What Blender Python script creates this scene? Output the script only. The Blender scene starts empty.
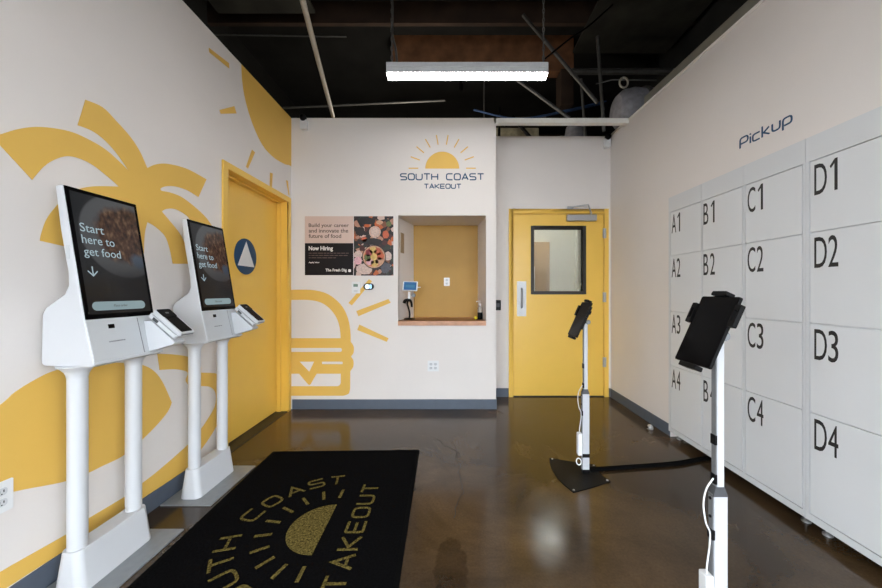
import bpy, bmesh, math, random
from mathutils import Vector, Matrix
from mathutils.geometry import tessellate_polygon
random.seed(7)
C = bpy.context.scene.collection
PI = math.pi

# ---------------------------------------------------------------- room dimensions (metres)
F, CX, CY, EYE = 338.0, 452.0, 292.0, 1.2      # lens (px), vanishing point, eye height
XL, XR = -1.65, 1.815                           # left and right wall faces
YB, YD = 3.467, 3.87                            # logo partition and door wall
XP = 0.451                                      # free end of the logo partition
TOP = 2.985                                     # top of the partition walls

# ---------------------------------------------------------------- materials
MATS = {}
def mat(name, col, rough=0.5, metal=0.0, var=0.04, scale=30.0, bump=0.0, emit=None, estr=0.0, coat=0.0, spec=0.5, trans=0.0, bscale=None):
    m = bpy.data.materials.new(name); m.use_nodes = True
    nt = m.node_tree; b = nt.nodes['Principled BSDF']
    b.inputs['Roughness'].default_value = rough
    b.inputs['Metallic'].default_value = metal
    b.inputs['Specular IOR Level'].default_value = spec
    if coat: b.inputs['Coat Weight'].default_value = coat; b.inputs['Coat Roughness'].default_value = 0.1
    if trans: b.inputs['Transmission Weight'].default_value = trans
    tc = nt.nodes.new('ShaderNodeTexCoord')
    nz = nt.nodes.new('ShaderNodeTexNoise'); nz.inputs['Scale'].default_value = scale; nz.inputs['Detail'].default_value = 4
    nt.links.new(tc.outputs['Object'], nz.inputs['Vector'])
    cr = nt.nodes.new('ShaderNodeValToRGB')
    cr.color_ramp.elements[0].position = 0.3; cr.color_ramp.elements[1].position = 0.7
    cr.color_ramp.elements[0].color = tuple(max(0, c*(1-var)) for c in col) + (1,)
    cr.color_ramp.elements[1].color = tuple(min(1, c*(1+var)) for c in col) + (1,)
    nt.links.new(nz.outputs['Fac'], cr.inputs['Fac'])
    nt.links.new(cr.outputs['Color'], b.inputs['Base Color'])
    if bump:
        n2 = nt.nodes.new('ShaderNodeTexNoise'); n2.inputs['Scale'].default_value = bscale or scale*4
        nt.links.new(tc.outputs['Object'], n2.inputs['Vector'])
        bp = nt.nodes.new('ShaderNodeBump'); bp.inputs['Strength'].default_value = bump; bp.inputs['Distance'].default_value = 0.002
        nt.links.new(n2.outputs['Fac'], bp.inputs['Height']); nt.links.new(bp.outputs['Normal'], b.inputs['Normal'])
    if emit:
        b.inputs['Emission Color'].default_value = tuple(emit) + (1,); b.inputs['Emission Strength'].default_value = estr
    MATS[name] = m
    return m

def srgb(r, g, b):
    f = lambda c: (c/255)/12.92 if c/255 <= 0.04045 else ((c/255+0.055)/1.055)**2.4
    return (f(r), f(g), f(b))

M_WALL = mat('wall_paint', (0.775, 0.73, 0.70), 0.75, var=0.012, scale=3, bump=0.12, bscale=350)
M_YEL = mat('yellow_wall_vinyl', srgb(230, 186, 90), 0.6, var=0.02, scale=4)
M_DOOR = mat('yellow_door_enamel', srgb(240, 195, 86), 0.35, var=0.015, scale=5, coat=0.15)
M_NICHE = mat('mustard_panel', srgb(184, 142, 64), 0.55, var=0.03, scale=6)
M_BASE = mat('blue_grey_vinyl', srgb(84, 93, 106), 0.5, var=0.04, scale=20)
M_WHITE = mat('white_powder_coat', (0.61, 0.625, 0.65), 0.38, var=0.01, scale=10)
M_POST = mat('post_white', (0.52, 0.535, 0.56), 0.4, var=0.01)
M_PANELGREY = mat('pale_grey_panel', (0.56, 0.58, 0.60), 0.4, var=0.01, scale=10)
M_LOCK = mat('locker_white', (0.70, 0.715, 0.73), 0.33, var=0.012, scale=3)
M_LOCKBODY = mat('locker_frame_white', (0.66, 0.675, 0.69), 0.35, var=0.01, scale=3)
M_BLACK = mat('black_plastic', (0.004, 0.004, 0.0045), 0.45, var=0.1, scale=60, spec=0.12)
M_BLACKM = mat('black_powder_steel', (0.006, 0.0056, 0.0055), 0.5, var=0.12, scale=80, bump=0.15, spec=0.10)
M_GLOSS = mat('black_screen_glass', (0.002, 0.002, 0.0024), 0.12, var=0.1, scale=3, spec=0.06)
M_INK = mat('black_lettering', (0.012, 0.012, 0.013), 0.55, var=0.05)
M_NAVY = mat('navy_lettering', srgb(10, 66, 104), 0.55, var=0.03)
M_STEEL = mat('brushed_steel', (0.42, 0.42, 0.42), 0.42, 0.6, var=0.06, scale=80)
M_PLATE = mat('grey_floor_plate', (0.27, 0.29, 0.305), 0.4, 0.25, var=0.06, scale=30)
M_ALU = mat('anodised_aluminium', (0.55, 0.56, 0.57), 0.4, 0.6, var=0.04, scale=60)
M_DGREY = mat('dark_grey_plastic', (0.055, 0.058, 0.064), 0.5, var=0.08)
M_CHAN = mat('grey_channel', (0.20, 0.21, 0.22), 0.5, 0.3, var=0.05)
M_WOOD = mat('light_wood', srgb(196, 148, 116), 0.5, var=0.12, scale=14)
M_TAN = mat('tan_board', srgb(158, 134, 104), 0.6, var=0.05)
M_BRONZE = mat('dark_bronze', (0.025, 0.022, 0.02), 0.45, 0.3, var=0.1)
M_OUTLET = mat('white_outlet_plastic', (0.78, 0.79, 0.8), 0.35, var=0.01)
M_CEIL = mat('black_ceiling_paint', (0.009, 0.009, 0.0085), 0.85, var=0.5, scale=2.5)
M_CEIL2 = mat('dark_insulation', (0.026, 0.025, 0.02), 0.8, var=0.5, scale=3, bump=0.5, bscale=20)
M_BEAM = mat('brown_timber', (0.20, 0.09, 0.042), 0.7, var=0.35, scale=5)
M_DARKWOOD = mat('dark_plywood', (0.04, 0.023, 0.015), 0.8, var=0.4, scale=3)
M_PIPE = mat('grey_galvanised', (0.13, 0.13, 0.126), 0.45, 0.5, var=0.12, scale=25)
M_PIPELIGHT = mat('pale_conduit', (0.46, 0.43, 0.37), 0.45, 0.2, var=0.06, scale=25)
M_BARWHITE = mat('white_header_bar', (0.86, 0.85, 0.82), 0.45, var=0.03)
M_DUCT = mat('grey_duct_jacket', (0.26, 0.26, 0.29), 0.55, 0.1, var=0.2, scale=18, bump=0.6, bscale=25)
M_OLIVE = mat('olive_grey_trim', (0.20, 0.195, 0.165), 0.5, var=0.1, scale=10)
M_BLUEC = mat('blue_cable_jacket', (0.03, 0.07, 0.17), 0.5)
M_BATT = mat('pale_insulation', (0.32, 0.29, 0.20), 0.9, var=0.3, scale=12, bump=0.5, bscale=30)
M_POSTERPINK = mat('poster_blush', srgb(214, 188, 176), 0.5, var=0.01)
M_POSTERDARK = mat('poster_charcoal', srgb(26, 21, 22), 0.5, var=0.03, spec=0.2)
M_POSTERTXT = mat('poster_white_ink', srgb(235, 230, 226), 0.6, var=0.01)
M_POSTERBRN = mat('poster_brown_ink', srgb(92, 72, 66), 0.6, var=0.01)
M_CLEAR = mat('clear_bottle', (0.85, 0.86, 0.84), 0.1, trans=0.6)
M_LEMON = mat('yellow_plastic', srgb(225, 205, 40), 0.4)
M_BACKROOM = mat('pale_room_paint', (0.78, 0.79, 0.74), 0.7, var=0.01, scale=3)
M_RUBBER = mat('black_rubber', (0.004, 0.004, 0.004), 0.8, var=0.1, spec=0.03)
M_TEXT = mat('screen_text_glow', (0.02, 0.02, 0.02), 0.5, emit=srgb(150, 172, 180), estr=0.75)
M_BTN = mat('screen_button_glow', (0.02, 0.02, 0.02), 0.4, emit=srgb(126, 147, 152), estr=0.75)
M_BLUESCR = mat('blue_screen_glow', (0.01, 0.02, 0.04), 0.3, emit=srgb(26, 88, 140), estr=0.7)
M_TEALSCR = mat('teal_screen_band', (0.01, 0.02, 0.04), 0.3, emit=srgb(60, 120, 150), estr=0.7)
M_LAMP = mat('lamp_diffuser', (0.9, 0.9, 0.9), 0.5, emit=(1.0, 0.975, 0.94), estr=22.0)
M_PANELLIGHT = mat('panel_diffuser', (0.9, 0.9, 0.9), 0.5, emit=(1.0, 0.98, 0.93), estr=95.0)
M_PAVE = mat('pavement', (0.34, 0.33, 0.32), 0.85, var=0.15, scale=2)
M_LCD = mat('lcd_grey_green', srgb(112, 138, 126), 0.3)
M_LCDBLUE = mat('lcd_pale_blue', (0.3, 0.5, 0.7), 0.3, emit=srgb(150, 205, 240), estr=0.8)
M_LCDWHITE = mat('lcd_white', (0.7, 0.8, 0.85), 0.3, emit=srgb(225, 240, 245), estr=0.6)

def glass_mat():
    m = mat('clear_glass', (0.93, 0.96, 0.94), 0.0, trans=1.0, var=0.0)
    m.node_tree.nodes['Principled BSDF'].inputs['IOR'].default_value = 1.45
    return m
M_GLASS = glass_mat()

def floor_mat():
    m = bpy.data.materials.new('polished_brown_concrete'); m.use_nodes = True
    nt = m.node_tree; b = nt.nodes['Principled BSDF']; L = nt.links.new
    tc = nt.nodes.new('ShaderNodeTexCoord')
    def noise(s, d=6, r=0.6, dist=0.0):
        n = nt.nodes.new('ShaderNodeTexNoise'); n.inputs['Scale'].default_value = s; n.inputs['Detail'].default_value = d
        n.inputs['Roughness'].default_value = r; n.inputs['Distortion'].default_value = dist
        L(tc.outputs['Object'], n.inputs['Vector']); return n
    def ramp(n, p0, c0, p1, c1):
        r = nt.nodes.new('ShaderNodeValToRGB'); e = r.color_ramp.elements
        e[0].position, e[1].position = p0, p1; e[0].color, e[1].color = c0 + (1,), c1 + (1,)
        L(n, r.inputs['Fac']); return r
    def mix(kind, fac, a, c):
        x = nt.nodes.new('ShaderNodeMix'); x.data_type = 'RGBA'; x.blend_type = kind
        if isinstance(fac, float): x.inputs[0].default_value = fac
        else: L(fac, x.inputs[0])
        L(a, x.inputs[6]); L(c, x.inputs[7]); return x.outputs[2]
    base = ramp(noise(1.7, 8, 0.65, 0.6).outputs['Fac'], 0.34, (0.038, 0.023, 0.012), 0.66, (0.106, 0.066, 0.033))
    big = ramp(noise(0.8, 3, 0.5).outputs['Fac'], 0.35, (0.66, 0.66, 0.64), 0.65, (1.12, 1.10, 1.08))
    fine = ramp(noise(90, 3, 0.7).outputs['Fac'], 0.3, (0.82, 0.82, 0.82), 0.7, (1.16, 1.16, 1.16))
    c = mix('MULTIPLY', 1.0, base.outputs['Color'], big.outputs['Color'])
    c = mix('MULTIPLY', 1.0, c, fine.outputs['Color'])
    # a dark stain of its own shape near the middle of the room
    sx_ = nt.nodes.new('ShaderNodeSeparateXYZ'); L(tc.outputs['Object'], sx_.inputs[0])
    def mth(op, a, k):
        n = nt.nodes.new('ShaderNodeMath'); n.operation = op
        for i, v in enumerate((a, k)):
            if isinstance(v, (int, float)): n.inputs[i].default_value = v
            else: L(v, n.inputs[i])
        return n.outputs[0]
    ex = mth('DIVIDE', mth('ADD', sx_.outputs[0], 0.004), 0.075); ey = mth('DIVIDE', mth('SUBTRACT', sx_.outputs[1], 1.46), 0.21)
    dd = mth('ADD', mth('ADD', mth('MULTIPLY', ex, ex), mth('MULTIPLY', ey, ey)), mth('MULTIPLY', mth('SUBTRACT', noise(16, 5).outputs['Fac'], 0.5), 1.6))
    stain = ramp(dd, 0.75, (0.60, 0.58, 0.56), 1.05, (1, 1, 1))
    c = mix('MULTIPLY', 1.0, c, stain.outputs['Color'])
    L(c, b.inputs['Base Color'])
    rr = ramp(noise(5, 5).outputs['Fac'], 0.3, (0.12,)*3, 0.75, (0.22,)*3)
    L(rr.outputs['Color'], b.inputs['Roughness'])
    b.inputs['Specular IOR Level'].default_value = 0.42
    bp = nt.nodes.new('ShaderNodeBump'); bp.inputs['Strength'].default_value = 0.03; bp.inputs['Distance'].default_value = 0.002
    L(noise(45, 3).outputs['Fac'], bp.inputs['Height']); L(bp.outputs['Normal'], b.inputs['Normal'])
    return m
M_FLOOR = floor_mat()

def carpet_mat(name, c0, c1):
    m = mat(name, c0, 0.95, var=0.0, spec=0.03)
    nt = m.node_tree; cr = [n for n in nt.nodes if n.type == 'VALTORGB'][0]; nz = [n for n in nt.nodes if n.type == 'TEX_NOISE'][0]
    nz.inputs['Scale'].default_value = 110
    cr.color_ramp.elements[0].color = c0 + (1,); cr.color_ramp.elements[1].color = c1 + (1,)
    b = nt.nodes['Principled BSDF']
    bp = nt.nodes.new('ShaderNodeBump'); bp.inputs['Strength'].default_value = 0.5; bp.inputs['Distance'].default_value = 0.003
    nt.links.new(nz.outputs['Fac'], bp.inputs['Height']); nt.links.new(bp.outputs['Normal'], b.inputs['Normal'])
    return m
M_MAT = carpet_mat('black_mat_pile', (0.0015, 0.0015, 0.0018), (0.0055, 0.0055, 0.006))
M_GOLD = carpet_mat('gold_mat_pile', (0.015, 0.011, 0.003), (0.24, 0.185, 0.055))

def food_screen_mat():
    """the picture the kiosk screens show: a plate of food over a dark ground (UV space of the screen)"""
    m = bpy.data.materials.new('kiosk_screen_picture'); m.use_nodes = True
    nt = m.node_tree; b = nt.nodes['Principled BSDF']; L = nt.links.new
    b.inputs['Base Color'].default_value = (0.004, 0.004, 0.005, 1); b.inputs['Roughness'].default_value = 0.15; b.inputs['Specular IOR Level'].default_value = 0.25
    uv = nt.nodes.new('ShaderNodeUVMap')
    sp = nt.nodes.new('ShaderNodeSeparateXYZ'); L(uv.outputs['UV'], sp.inputs[0])
    def math_(op, a, c=None, clamp=False):
        n = nt.nodes.new('ShaderNodeMath'); n.operation = op; n.use_clamp = clamp
        for i, v in enumerate((a, c)):
            if v is None: continue
            if isinstance(v, (int, float)): n.inputs[i].default_value = v
            else: L(v, n.inputs[i])
        return n.outputs[0]
    nz = nt.nodes.new('ShaderNodeTexNoise'); nz.inputs['Scale'].default_value = 5; nz.inputs['Detail'].default_value = 3
    L(uv.outputs['UV'], nz.inputs['Vector'])
    def disc(cx, cy, r, soft, wob=0.0):
        dx = math_('SUBTRACT', sp.outputs[0], cx); dy = math_('MULTIPLY', math_('SUBTRACT', sp.outputs[1], cy), 1.75)
        d = math_('SQRT', math_('ADD', math_('MULTIPLY', dx, dx), math_('MULTIPLY', dy, dy)))
        if wob: d = math_('ADD', d, math_('MULTIPLY', math_('SUBTRACT', nz.outputs['Fac'], 0.5), wob))
        return math_('DIVIDE', math_('SUBTRACT', r, d), soft, True)
    def mix(fac, a, c):
        x = nt.nodes.new('ShaderNodeMix'); x.data_type = 'RGBA'; L(fac, x.inputs[0])
        for k, v in ((6, a), (7, c)):
            if isinstance(v, tuple): x.inputs[k].default_value = v + (1,)
            else: L(v, x.inputs[k])
        return x.outputs[2]
    vor = nt.nodes.new('ShaderNodeTexVoronoi'); vor.inputs['Scale'].default_value = 17; L(uv.outputs['UV'], vor.inputs['Vector'])
    n2 = nt.nodes.new('ShaderNodeTexNoise'); n2.inputs['Scale'].default_value = 14; n2.inputs['Detail'].default_value = 6; L(uv.outputs['UV'], n2.inputs['Vector'])
    cr = nt.nodes.new('ShaderNodeValToRGB'); e = cr.color_ramp.elements
    e[0].position = 0.32; e[0].color = srgb(24, 18, 15) + (1,)
    e[1].position = 0.72; e[1].color = srgb(112, 88, 66) + (1,)
    x = e.new(0.52); x.color = srgb(66, 44, 32) + (1,)
    L(n2.outputs['Fac'], cr.inputs['Fac'])
    ground = srgb(30, 32, 34)
    c = mix(disc(0.70, 0.68, 0.66, 0.03), ground, srgb(74, 76, 78))
    c = mix(disc(0.72, 0.70, 0.50, 0.10, 0.30), c, cr.outputs['Color'])
    c = mix(disc(0.92, 0.47, 0.15, 0.08, 0.15), c, srgb(62, 74, 88))
    fade = math_('SMOOTH_MIN', math_('MULTIPLY', math_('SUBTRACT', sp.outputs[1], 0.22), 3.2, True), 1.0)
    c = mix(fade, srgb(26, 26, 27), c)
    L(c, b.inputs['Emission Color']); b.inputs['Emission Strength'].default_value = 0.75
    return m
M_SCREEN = food_screen_mat()

def photo_mat():
    m = mat('poster_food_photo', (0.1, 0.06, 0.05), 0.5)
    nt = m.node_tree; b = nt.nodes['Principled BSDF']; tc = [n for n in nt.nodes if n.type == 'TEX_COORD'][0]
    v = nt.nodes.new('ShaderNodeTexVoronoi'); v.inputs['Scale'].default_value = 22
    nt.links.new(tc.outputs['Object'], v.inputs['Vector'])
    sp = nt.nodes.new('ShaderNodeSeparateColor'); nt.links.new(v.outputs['Color'], sp.inputs[0])
    cr = nt.nodes.new('ShaderNodeValToRGB'); cr.color_ramp.interpolation = 'CONSTANT'; e = cr.color_ramp.elements
    cols = [(0, (22, 15, 15)), (0.30, (44, 28, 25)), (0.45, (120, 72, 48)), (0.56, (40, 44, 34)), (0.66, (178, 128, 106)), (0.76, (70, 30, 26)), (0.85, (206, 176, 164)), (0.93, (186, 92, 44))]
    e[0].position, e[0].color = 0, srgb(*cols[0][1]) + (1,)
    e[1].position, e[1].color = cols[1][0], srgb(*cols[1][1]) + (1,)
    for p, c in cols[2:]:
        k = e.new(p); k.color = srgb(*c) + (1,)
    nt.links.new(sp.outputs[0], cr.inputs['Fac']); nt.links.new(cr.outputs['Color'], b.inputs['Base Color'])
    return m
M_PHOTO = photo_mat()

# ---------------------------------------------------------------- frames (2-D drawing planes)
class Frame:
    """a plane with its own axes: a along ax, b along bx, d outwards"""
    def __init__(s, o, ax, bx):
        s.o, s.ax, s.bx = Vector(o), Vector(ax).normalized(), Vector(bx).normalized(); s.n = s.ax.cross(s.bx)
    def __call__(s, a, b, d=0.0): return s.o + s.ax*a + s.bx*b + s.n*d
FL = Frame((XL, 0, 0), (0, 1, 0), (0, 0, 1))
FB = Frame((0, YB, 0), (1, 0, 0), (0, 0, 1))
FD = Frame((0, YD, 0), (1, 0, 0), (0, 0, 1))
FR = Frame((XR, 0, 0), (0, -1, 0), (0, 0, 1))
def L_(px, py): u = px - CX; return (F*XL/u, EYE - (py-CY)/u*XL)              # photo point on the left wall -> (Y, Z)
def B_(px, py): s = YB/F; return ((px-CX)*s, EYE - (py-CY)*s)                  # photo point on the partition -> (X, Z)

def spl(pts, n=5):
    if len(pts) < 3: return list(pts)
    P = [pts[0]] + list(pts) + [pts[-1]]; out = []
    for i in range(1, len(P)-2):
        p0, p1, p2, p3 = (Vector(q) for q in P[i-1:i+3])
        for k in range(n):
            t = k/n
            q = 0.5*((2*p1) + (p2-p0)*t + (2*p0-5*p1+4*p2-p3)*t*t + (3*p1-p0-3*p2+p3)*t**3)
            out.append(tuple(q))
    out.append(tuple(pts[-1])); return out
def join(*segs):
    out = []
    for s in segs:
        for p in s:
            if not out or (Vector(out[-1])-Vector(p)).length > 1e-5: out.append(tuple(p))
    if (Vector(out[0])-Vector(out[-1])).length < 1e-5: out.pop()
    return out
def arc(cx, cy, r, a0, a1, n=16, ry=None):
    return [(cx + r*math.cos(math.radians(a0+(a1-a0)*i/n)), cy + (ry or r)*math.sin(math.radians(a0+(a1-a0)*i/n))) for i in range(n+1)]
def rrect(a0, a1, b0, b1, r, n=5):
    return arc(a1-r, b1-r, r, 0, 90, n) + arc(a0+r, b1-r, r, 90, 180, n) + arc(a0+r, b0+r, r, 180, 270, n) + arc(a1-r, b0+r, r, 270, 360, n)
def roundpoly(pts, r, closed=False, n=4):
    out = []; N = len(pts)
    for i, p in enumerate(pts):
        if not closed and i in (0, N-1): out.append(tuple(p)); continue
        p = Vector(p); a = Vector(pts[i-1]); b = Vector(pts[(i+1) % N])
        ra = min(r, (a-p).length*0.499, (b-p).length*0.499)
        s = p + (a-p).normalized()*ra; e = p + (b-p).normalized()*ra
        for k in range(n+1):
            t = k/n; out.append(tuple(s*(1-t)**2 + p*2*t*(1-t) + e*t*t))
    return out
def ribbon(pts, w, closed=False):
    """outline loops of a stroke of width w"""
    P = [Vector(p) for p in pts]; N = len(P); lf, rt = [], []
    for i in range(N):
        a = P[i-1] if (i > 0 or closed) else None; b = P[(i+1) % N] if (i < N-1 or closed) else None
        d1 = (P[i]-a).normalized() if a is not None else None; d2 = (b-P[i]).normalized() if b is not None else None
        if d1 is None: d1 = d2
        if d2 is None: d2 = d1
        n1 = Vector((-d1.y, d1.x)); n2 = Vector((-d2.y, d2.x)); m = (n1+n2)
        m = m.normalized() if m.length > 1e-6 else n1
        k = w/2/max(0.4, m.dot(n1))
        lf.append(tuple(P[i]+m*k)); rt.append(tuple(P[i]-m*k))
    return [lf, rt] if closed else [lf + rt[::-1]]

# ---------------------------------------------------------------- mesh builder
class MB:
    def __init__(s): s.bm = bmesh.new(); s.mi = 0; s.uv = None
    def _new(s, fs):
        for f in fs: f.material_index = s.mi
    def box(s, x0, x1, y0, y1, z0, z1, m=None):
        v = [s.bm.verts.new((x, y, z)) for x in (x0, x1) for y in (y0, y1) for z in (z0, z1)]
        if m: 
            for q in v: q.co = m(*q.co)
        fs = [s.bm.faces.new([v[i] for i in q]) for q in ((0,1,3,2),(4,6,7,5),(0,4,5,1),(2,3,7,6),(0,2,6,4),(1,5,7,3))]
        s._new(fs); return s
    def hexa(s, lo, hi):
        """lo, hi: four points each, in the same order round"""
        a = [s.bm.verts.new(p) for p in lo]; b = [s.bm.verts.new(p) for p in hi]
        fs = [s.bm.faces.new(a[::-1]), s.bm.faces.new(b)] + [s.bm.faces.new((a[i], a[(i+1) % 4], b[(i+1) % 4], b[i])) for i in range(4)]
        s._new(fs); return s
    def prism(s, loops, fr, d0, d1):
        if loops and not isinstance(loops[0][0], (tuple, list, Vector)): loops = [loops]
        flat = [p for l in loops for p in l]
        tris = tessellate_polygon([[Vector((p[0], p[1], 0)) for p in l] for l in loops])
        lo = [s.bm.verts.new(fr(p[0], p[1], d0)) for p in flat]; hi = [s.bm.verts.new(fr(p[0], p[1], d1)) for p in flat]
        fs = []
        for t in tris:
            for vs in (hi, lo):
                try: fs.append(s.bm.faces.new([vs[i] for i in t]))
                except ValueError: pass
        k = 0
        for l in loops:
            n = len(l)
            for i in range(n):
                a, b = k+i, k+(i+1) % n
                try: fs.append(s.bm.faces.new((lo[a], lo[b], hi[b], hi[a])))
                except ValueError: pass
            k += n
        s._new(fs); return s
    def tube(s, pts, r, n=10, closed=False, r1=None):
        P = [Vector(p) for p in pts]; N = len(P); rings = []; up = None
        for i in range(N):
            if closed: d = (P[(i+1) % N]-P[i-1])
            else: d = P[min(i+1, N-1)]-P[max(i-1, 0)]
            d.normalize()
            if up is None: up = Vector((0, 0, 1)) if abs(d.z) < 0.9 else Vector((1, 0, 0))
            x = d.cross(up); 
            if x.length < 1e-5: x = d.cross(Vector((0, 1, 0.01)))
            x.normalize(); y = x.cross(d); up = y
            rr = r if r1 is None else r+(r1-r)*i/(N-1)
            rings.append([s.bm.verts.new(P[i]+x*rr*math.cos(2*PI*k/n)+y*rr*math.sin(2*PI*k/n)) for k in range(n)])
        fs = []
        for i in range(N if closed else N-1):
            A, B = rings[i], rings[(i+1) % N]
            fs += [s.bm.faces.new((A[k], A[(k+1) % n], B[(k+1) % n], B[k])) for k in range(n)]
        if not closed: fs += [s.bm.faces.new(rings[0][::-1]), s.bm.faces.new(rings[-1])]
        s._new(fs); return s
    def lathe(s, prof, fr, n=24):
        """prof: (radius, height) pairs about the frame's normal through its origin"""
        rings = [[s.bm.verts.new(fr(r*math.cos(2*PI*k/n), r*math.sin(2*PI*k/n), h)) for k in range(n)] for r, h in prof]
        fs = []
        for A, B in zip(rings, rings[1:]): fs += [s.bm.faces.new((A[k], A[(k+1) % n], B[(k+1) % n], B[k])) for k in range(n)]
        fs += [s.bm.faces.new(rings[0][::-1]), s.bm.faces.new(rings[-1])]
        s._new(fs); return s
    def mesh(s, me, fn):
        o = len(s.bm.verts); s.bm.from_mesh(me); s.bm.verts.ensure_lookup_table()
        for v in s.bm.verts[o:]: v.co = fn(v.co)
        return s
    def text(s, body, fr, a0, b0, w, h, d0, d1, bold=0):
        """lettering fitted to the box (a0, b0, w, h) of a frame"""
        cu = bpy.data.curves.new('lettering', 'FONT'); cu.body = body; cu.resolution_u = 4; cu.extrude = 0.01; cu.offset = bold
        ob = bpy.data.objects.new('lettering', cu); C.objects.link(ob)
        dg = bpy.context.evaluated_depsgraph_get(); me = bpy.data.meshes.new_from_object(ob.evaluated_get(dg))
        xs = [v.co.x for v in me.vertices]; ys = [v.co.y for v in me.vertices]
        x0, x1, y0, y1 = min(xs), max(xs), min(ys), max(ys)
        if w is None: w = (x1-x0)*h/(y1-y0)
        s.mesh(me, lambda c: fr(a0+(c.x-x0)/(x1-x0)*w, b0+(c.y-y0)/(y1-y0)*h, d0 if c.z < 0 else d1))
        bpy.data.objects.remove(ob); bpy.data.curves.remove(cu); bpy.data.meshes.remove(me)
        return s
    def build(s, name, mats, parent=None, bevel=0, seg=2, smooth=True, kind=None, ang=30):
        bm = s.bm
        bmesh.ops.remove_doubles(bm, verts=bm.verts, dist=1e-6)
        bmesh.ops.recalc_face_normals(bm, faces=bm.faces)
        if bevel:
            es = [e for e in bm.edges if len(e.link_faces) == 2 and e.calc_face_angle(0) > math.radians(ang)]
            bmesh.ops.bevel(bm, geom=es, offset=bevel, segments=seg, affect='EDGES', clamp_overlap=True, profile=0.5)
        me = bpy.data.meshes.new(name); bm.to_mesh(me); bm.free()
        for m in (mats if isinstance(mats, (list, tuple)) else [mats]): me.materials.append(m)
        if smooth:
            for p in me.polygons: p.use_smooth = True
            me.set_sharp_from_angle(angle=math.radians(35))
        o = bpy.data.objects.new(name, me); C.objects.link(o)
        if bevel:
            wn = o.modifiers.new('weighted_normal', 'WEIGHTED_NORMAL'); wn.keep_sharp = True; wn.weight = 100
        if parent: o.parent = parent
        if kind: o['kind'] = kind
        return o
def tag(o, label, cat, group=None):
    o['label'] = label; o['category'] = cat
    if group: o['group'] = group
    return o
def thing(name, label, cat, loc=(0, 0, 0), group=None, rz=0):
    o = bpy.data.objects.new(name, None); C.objects.link(o); o.location = loc; o.rotation_euler = (0, 0, rz); o.empty_display_size = 0.1
    return tag(o, label, cat, group)
def struct_root(name, loc=(0, 0, 0)):
    o = bpy.data.objects.new(name, None); C.objects.link(o); o.location = loc; o['kind'] = 'structure'; return o
def S(mb, name, m, **k): return mb.build(name, m, kind='structure', smooth=False, **k)
def copy_tree(o, parent=None):
    c = o.copy(); C.objects.link(c)
    if parent is not None: c.parent = parent
    for ch in [x for x in o.children]: copy_tree(ch, c)
    return c

# ---------------------------------------------------------------- stroke lettering (wide techno capitals)
GW = 0.95
def glyph(ch, w=GW):
    r = 0.26
    rp = lambda p, rr=r: roundpoly(p, rr)
    if ch == 'S': return [(rp([(w, 1), (0, 1), (0, 0.52), (w, 0.48), (w, 0), (0, 0)]), False)]
    if ch == 'O': return [(roundpoly([(0, 0), (w, 0), (w, 1), (0, 1)], 0.33, True), True)]
    if ch == 'U': return [(rp([(0, 1.04), (0, 0), (w, 0), (w, 1.04)], 0.33), False)]
    if ch == 'T': return [([(0, 1), (w, 1)], False), ([(w/2, 1), (w/2, -0.05)], False)]
    if ch == 'H': return [([(0, -0.05), (0, 1.05)], False), ([(w, -0.05), (w, 1.05)], False), ([(0, 0.5), (w, 0.5)], False)]
    if ch == 'C': return [(rp([(w, 1), (0, 1), (0, 0), (w, 0)], 0.33), False)]
    if ch == 'A': return [([(0, -0.05), (w*0.5, 1.02), (w, -0.05)], False), ([(w*0.2, 0.3), (w*0.8, 0.3)], False)]
    if ch == 'K': return [([(0, -0.05), (0, 1.05)], False), ([(w, 1.03), (0.18*w, 0.5), (w, -0.03)], False)]
    if ch == 'E': return [(rp([(w, 1), (0, 1), (0, 0), (w, 0)], 0.12), False), ([(0, 0.5), (w*0.9, 0.5)], False)]
    if ch == 'P': return [(rp([(0, -0.05), (0, 1), (w, 1), (w, 0.38), (0.14, 0.38)], 0.3), False)]
    if ch == 'i': return [([(0, 0), (0, 0.68)], False), ([(0, 0.86), (0, 1.0)], False)]
    if ch == 'c': return [(rp([(w*.8, 0.7), (0, 0.7), (0, 0), (w*.8, 0)], 0.25), False)]
    if ch == 'k': return [([(0, -0.04), (0, 1.05)], False), ([(w*.75, 0.72), (0.15, 0.36), (w*.8, 0)], False)]
    if ch == 'u': return [(rp([(0, 0.75), (0, 0), (w*.8, 0), (w*.8, 0.75)], 0.28), False)]
    if ch == 'p': return [(rp([(0, -0.35), (0, 0.7), (w*.85, 0.7), (w*.85, 0.04), (0.14, 0.04)], 0.28), False)]
    return []
ADV = {' ': 0.62, 'i': 0.0, 'c': 0.8, 'k': 0.8, 'u': 0.8, 'p': 0.85}
def letters(mb, text, fr, fn, stroke, d0, d1, w=GW, gap=0.27):
    """draws text along x from 0 in units of the cap height; fn maps a glyph point to the plane. Returns the length."""
    x = 0
    for ch in text:
        adv = ADV.get(ch, 1.0)*w if ch != ' ' else ADV[' ']
        for pts, closed in glyph(ch, w):
            for_loops = ribbon(pts, stroke, closed)
            mb.prism([[fn(p[0]+x, p[1]) for p in lp] for lp in for_loops], fr, d0, d1)
        x += adv + gap
    return x - gap
def length(text, w=GW, gap=0.27):
    return sum((ADV.get(c, 1.0)*w if c != ' ' else ADV[' ']) + gap for c in text) - gap
SKY, EXPO = 8.2, 0.42
# ================================================================ THE SETTING
floor = S(MB().box(-6, 6, -8, 9, -0.12, 0), 'floor', M_FLOOR)
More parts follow.
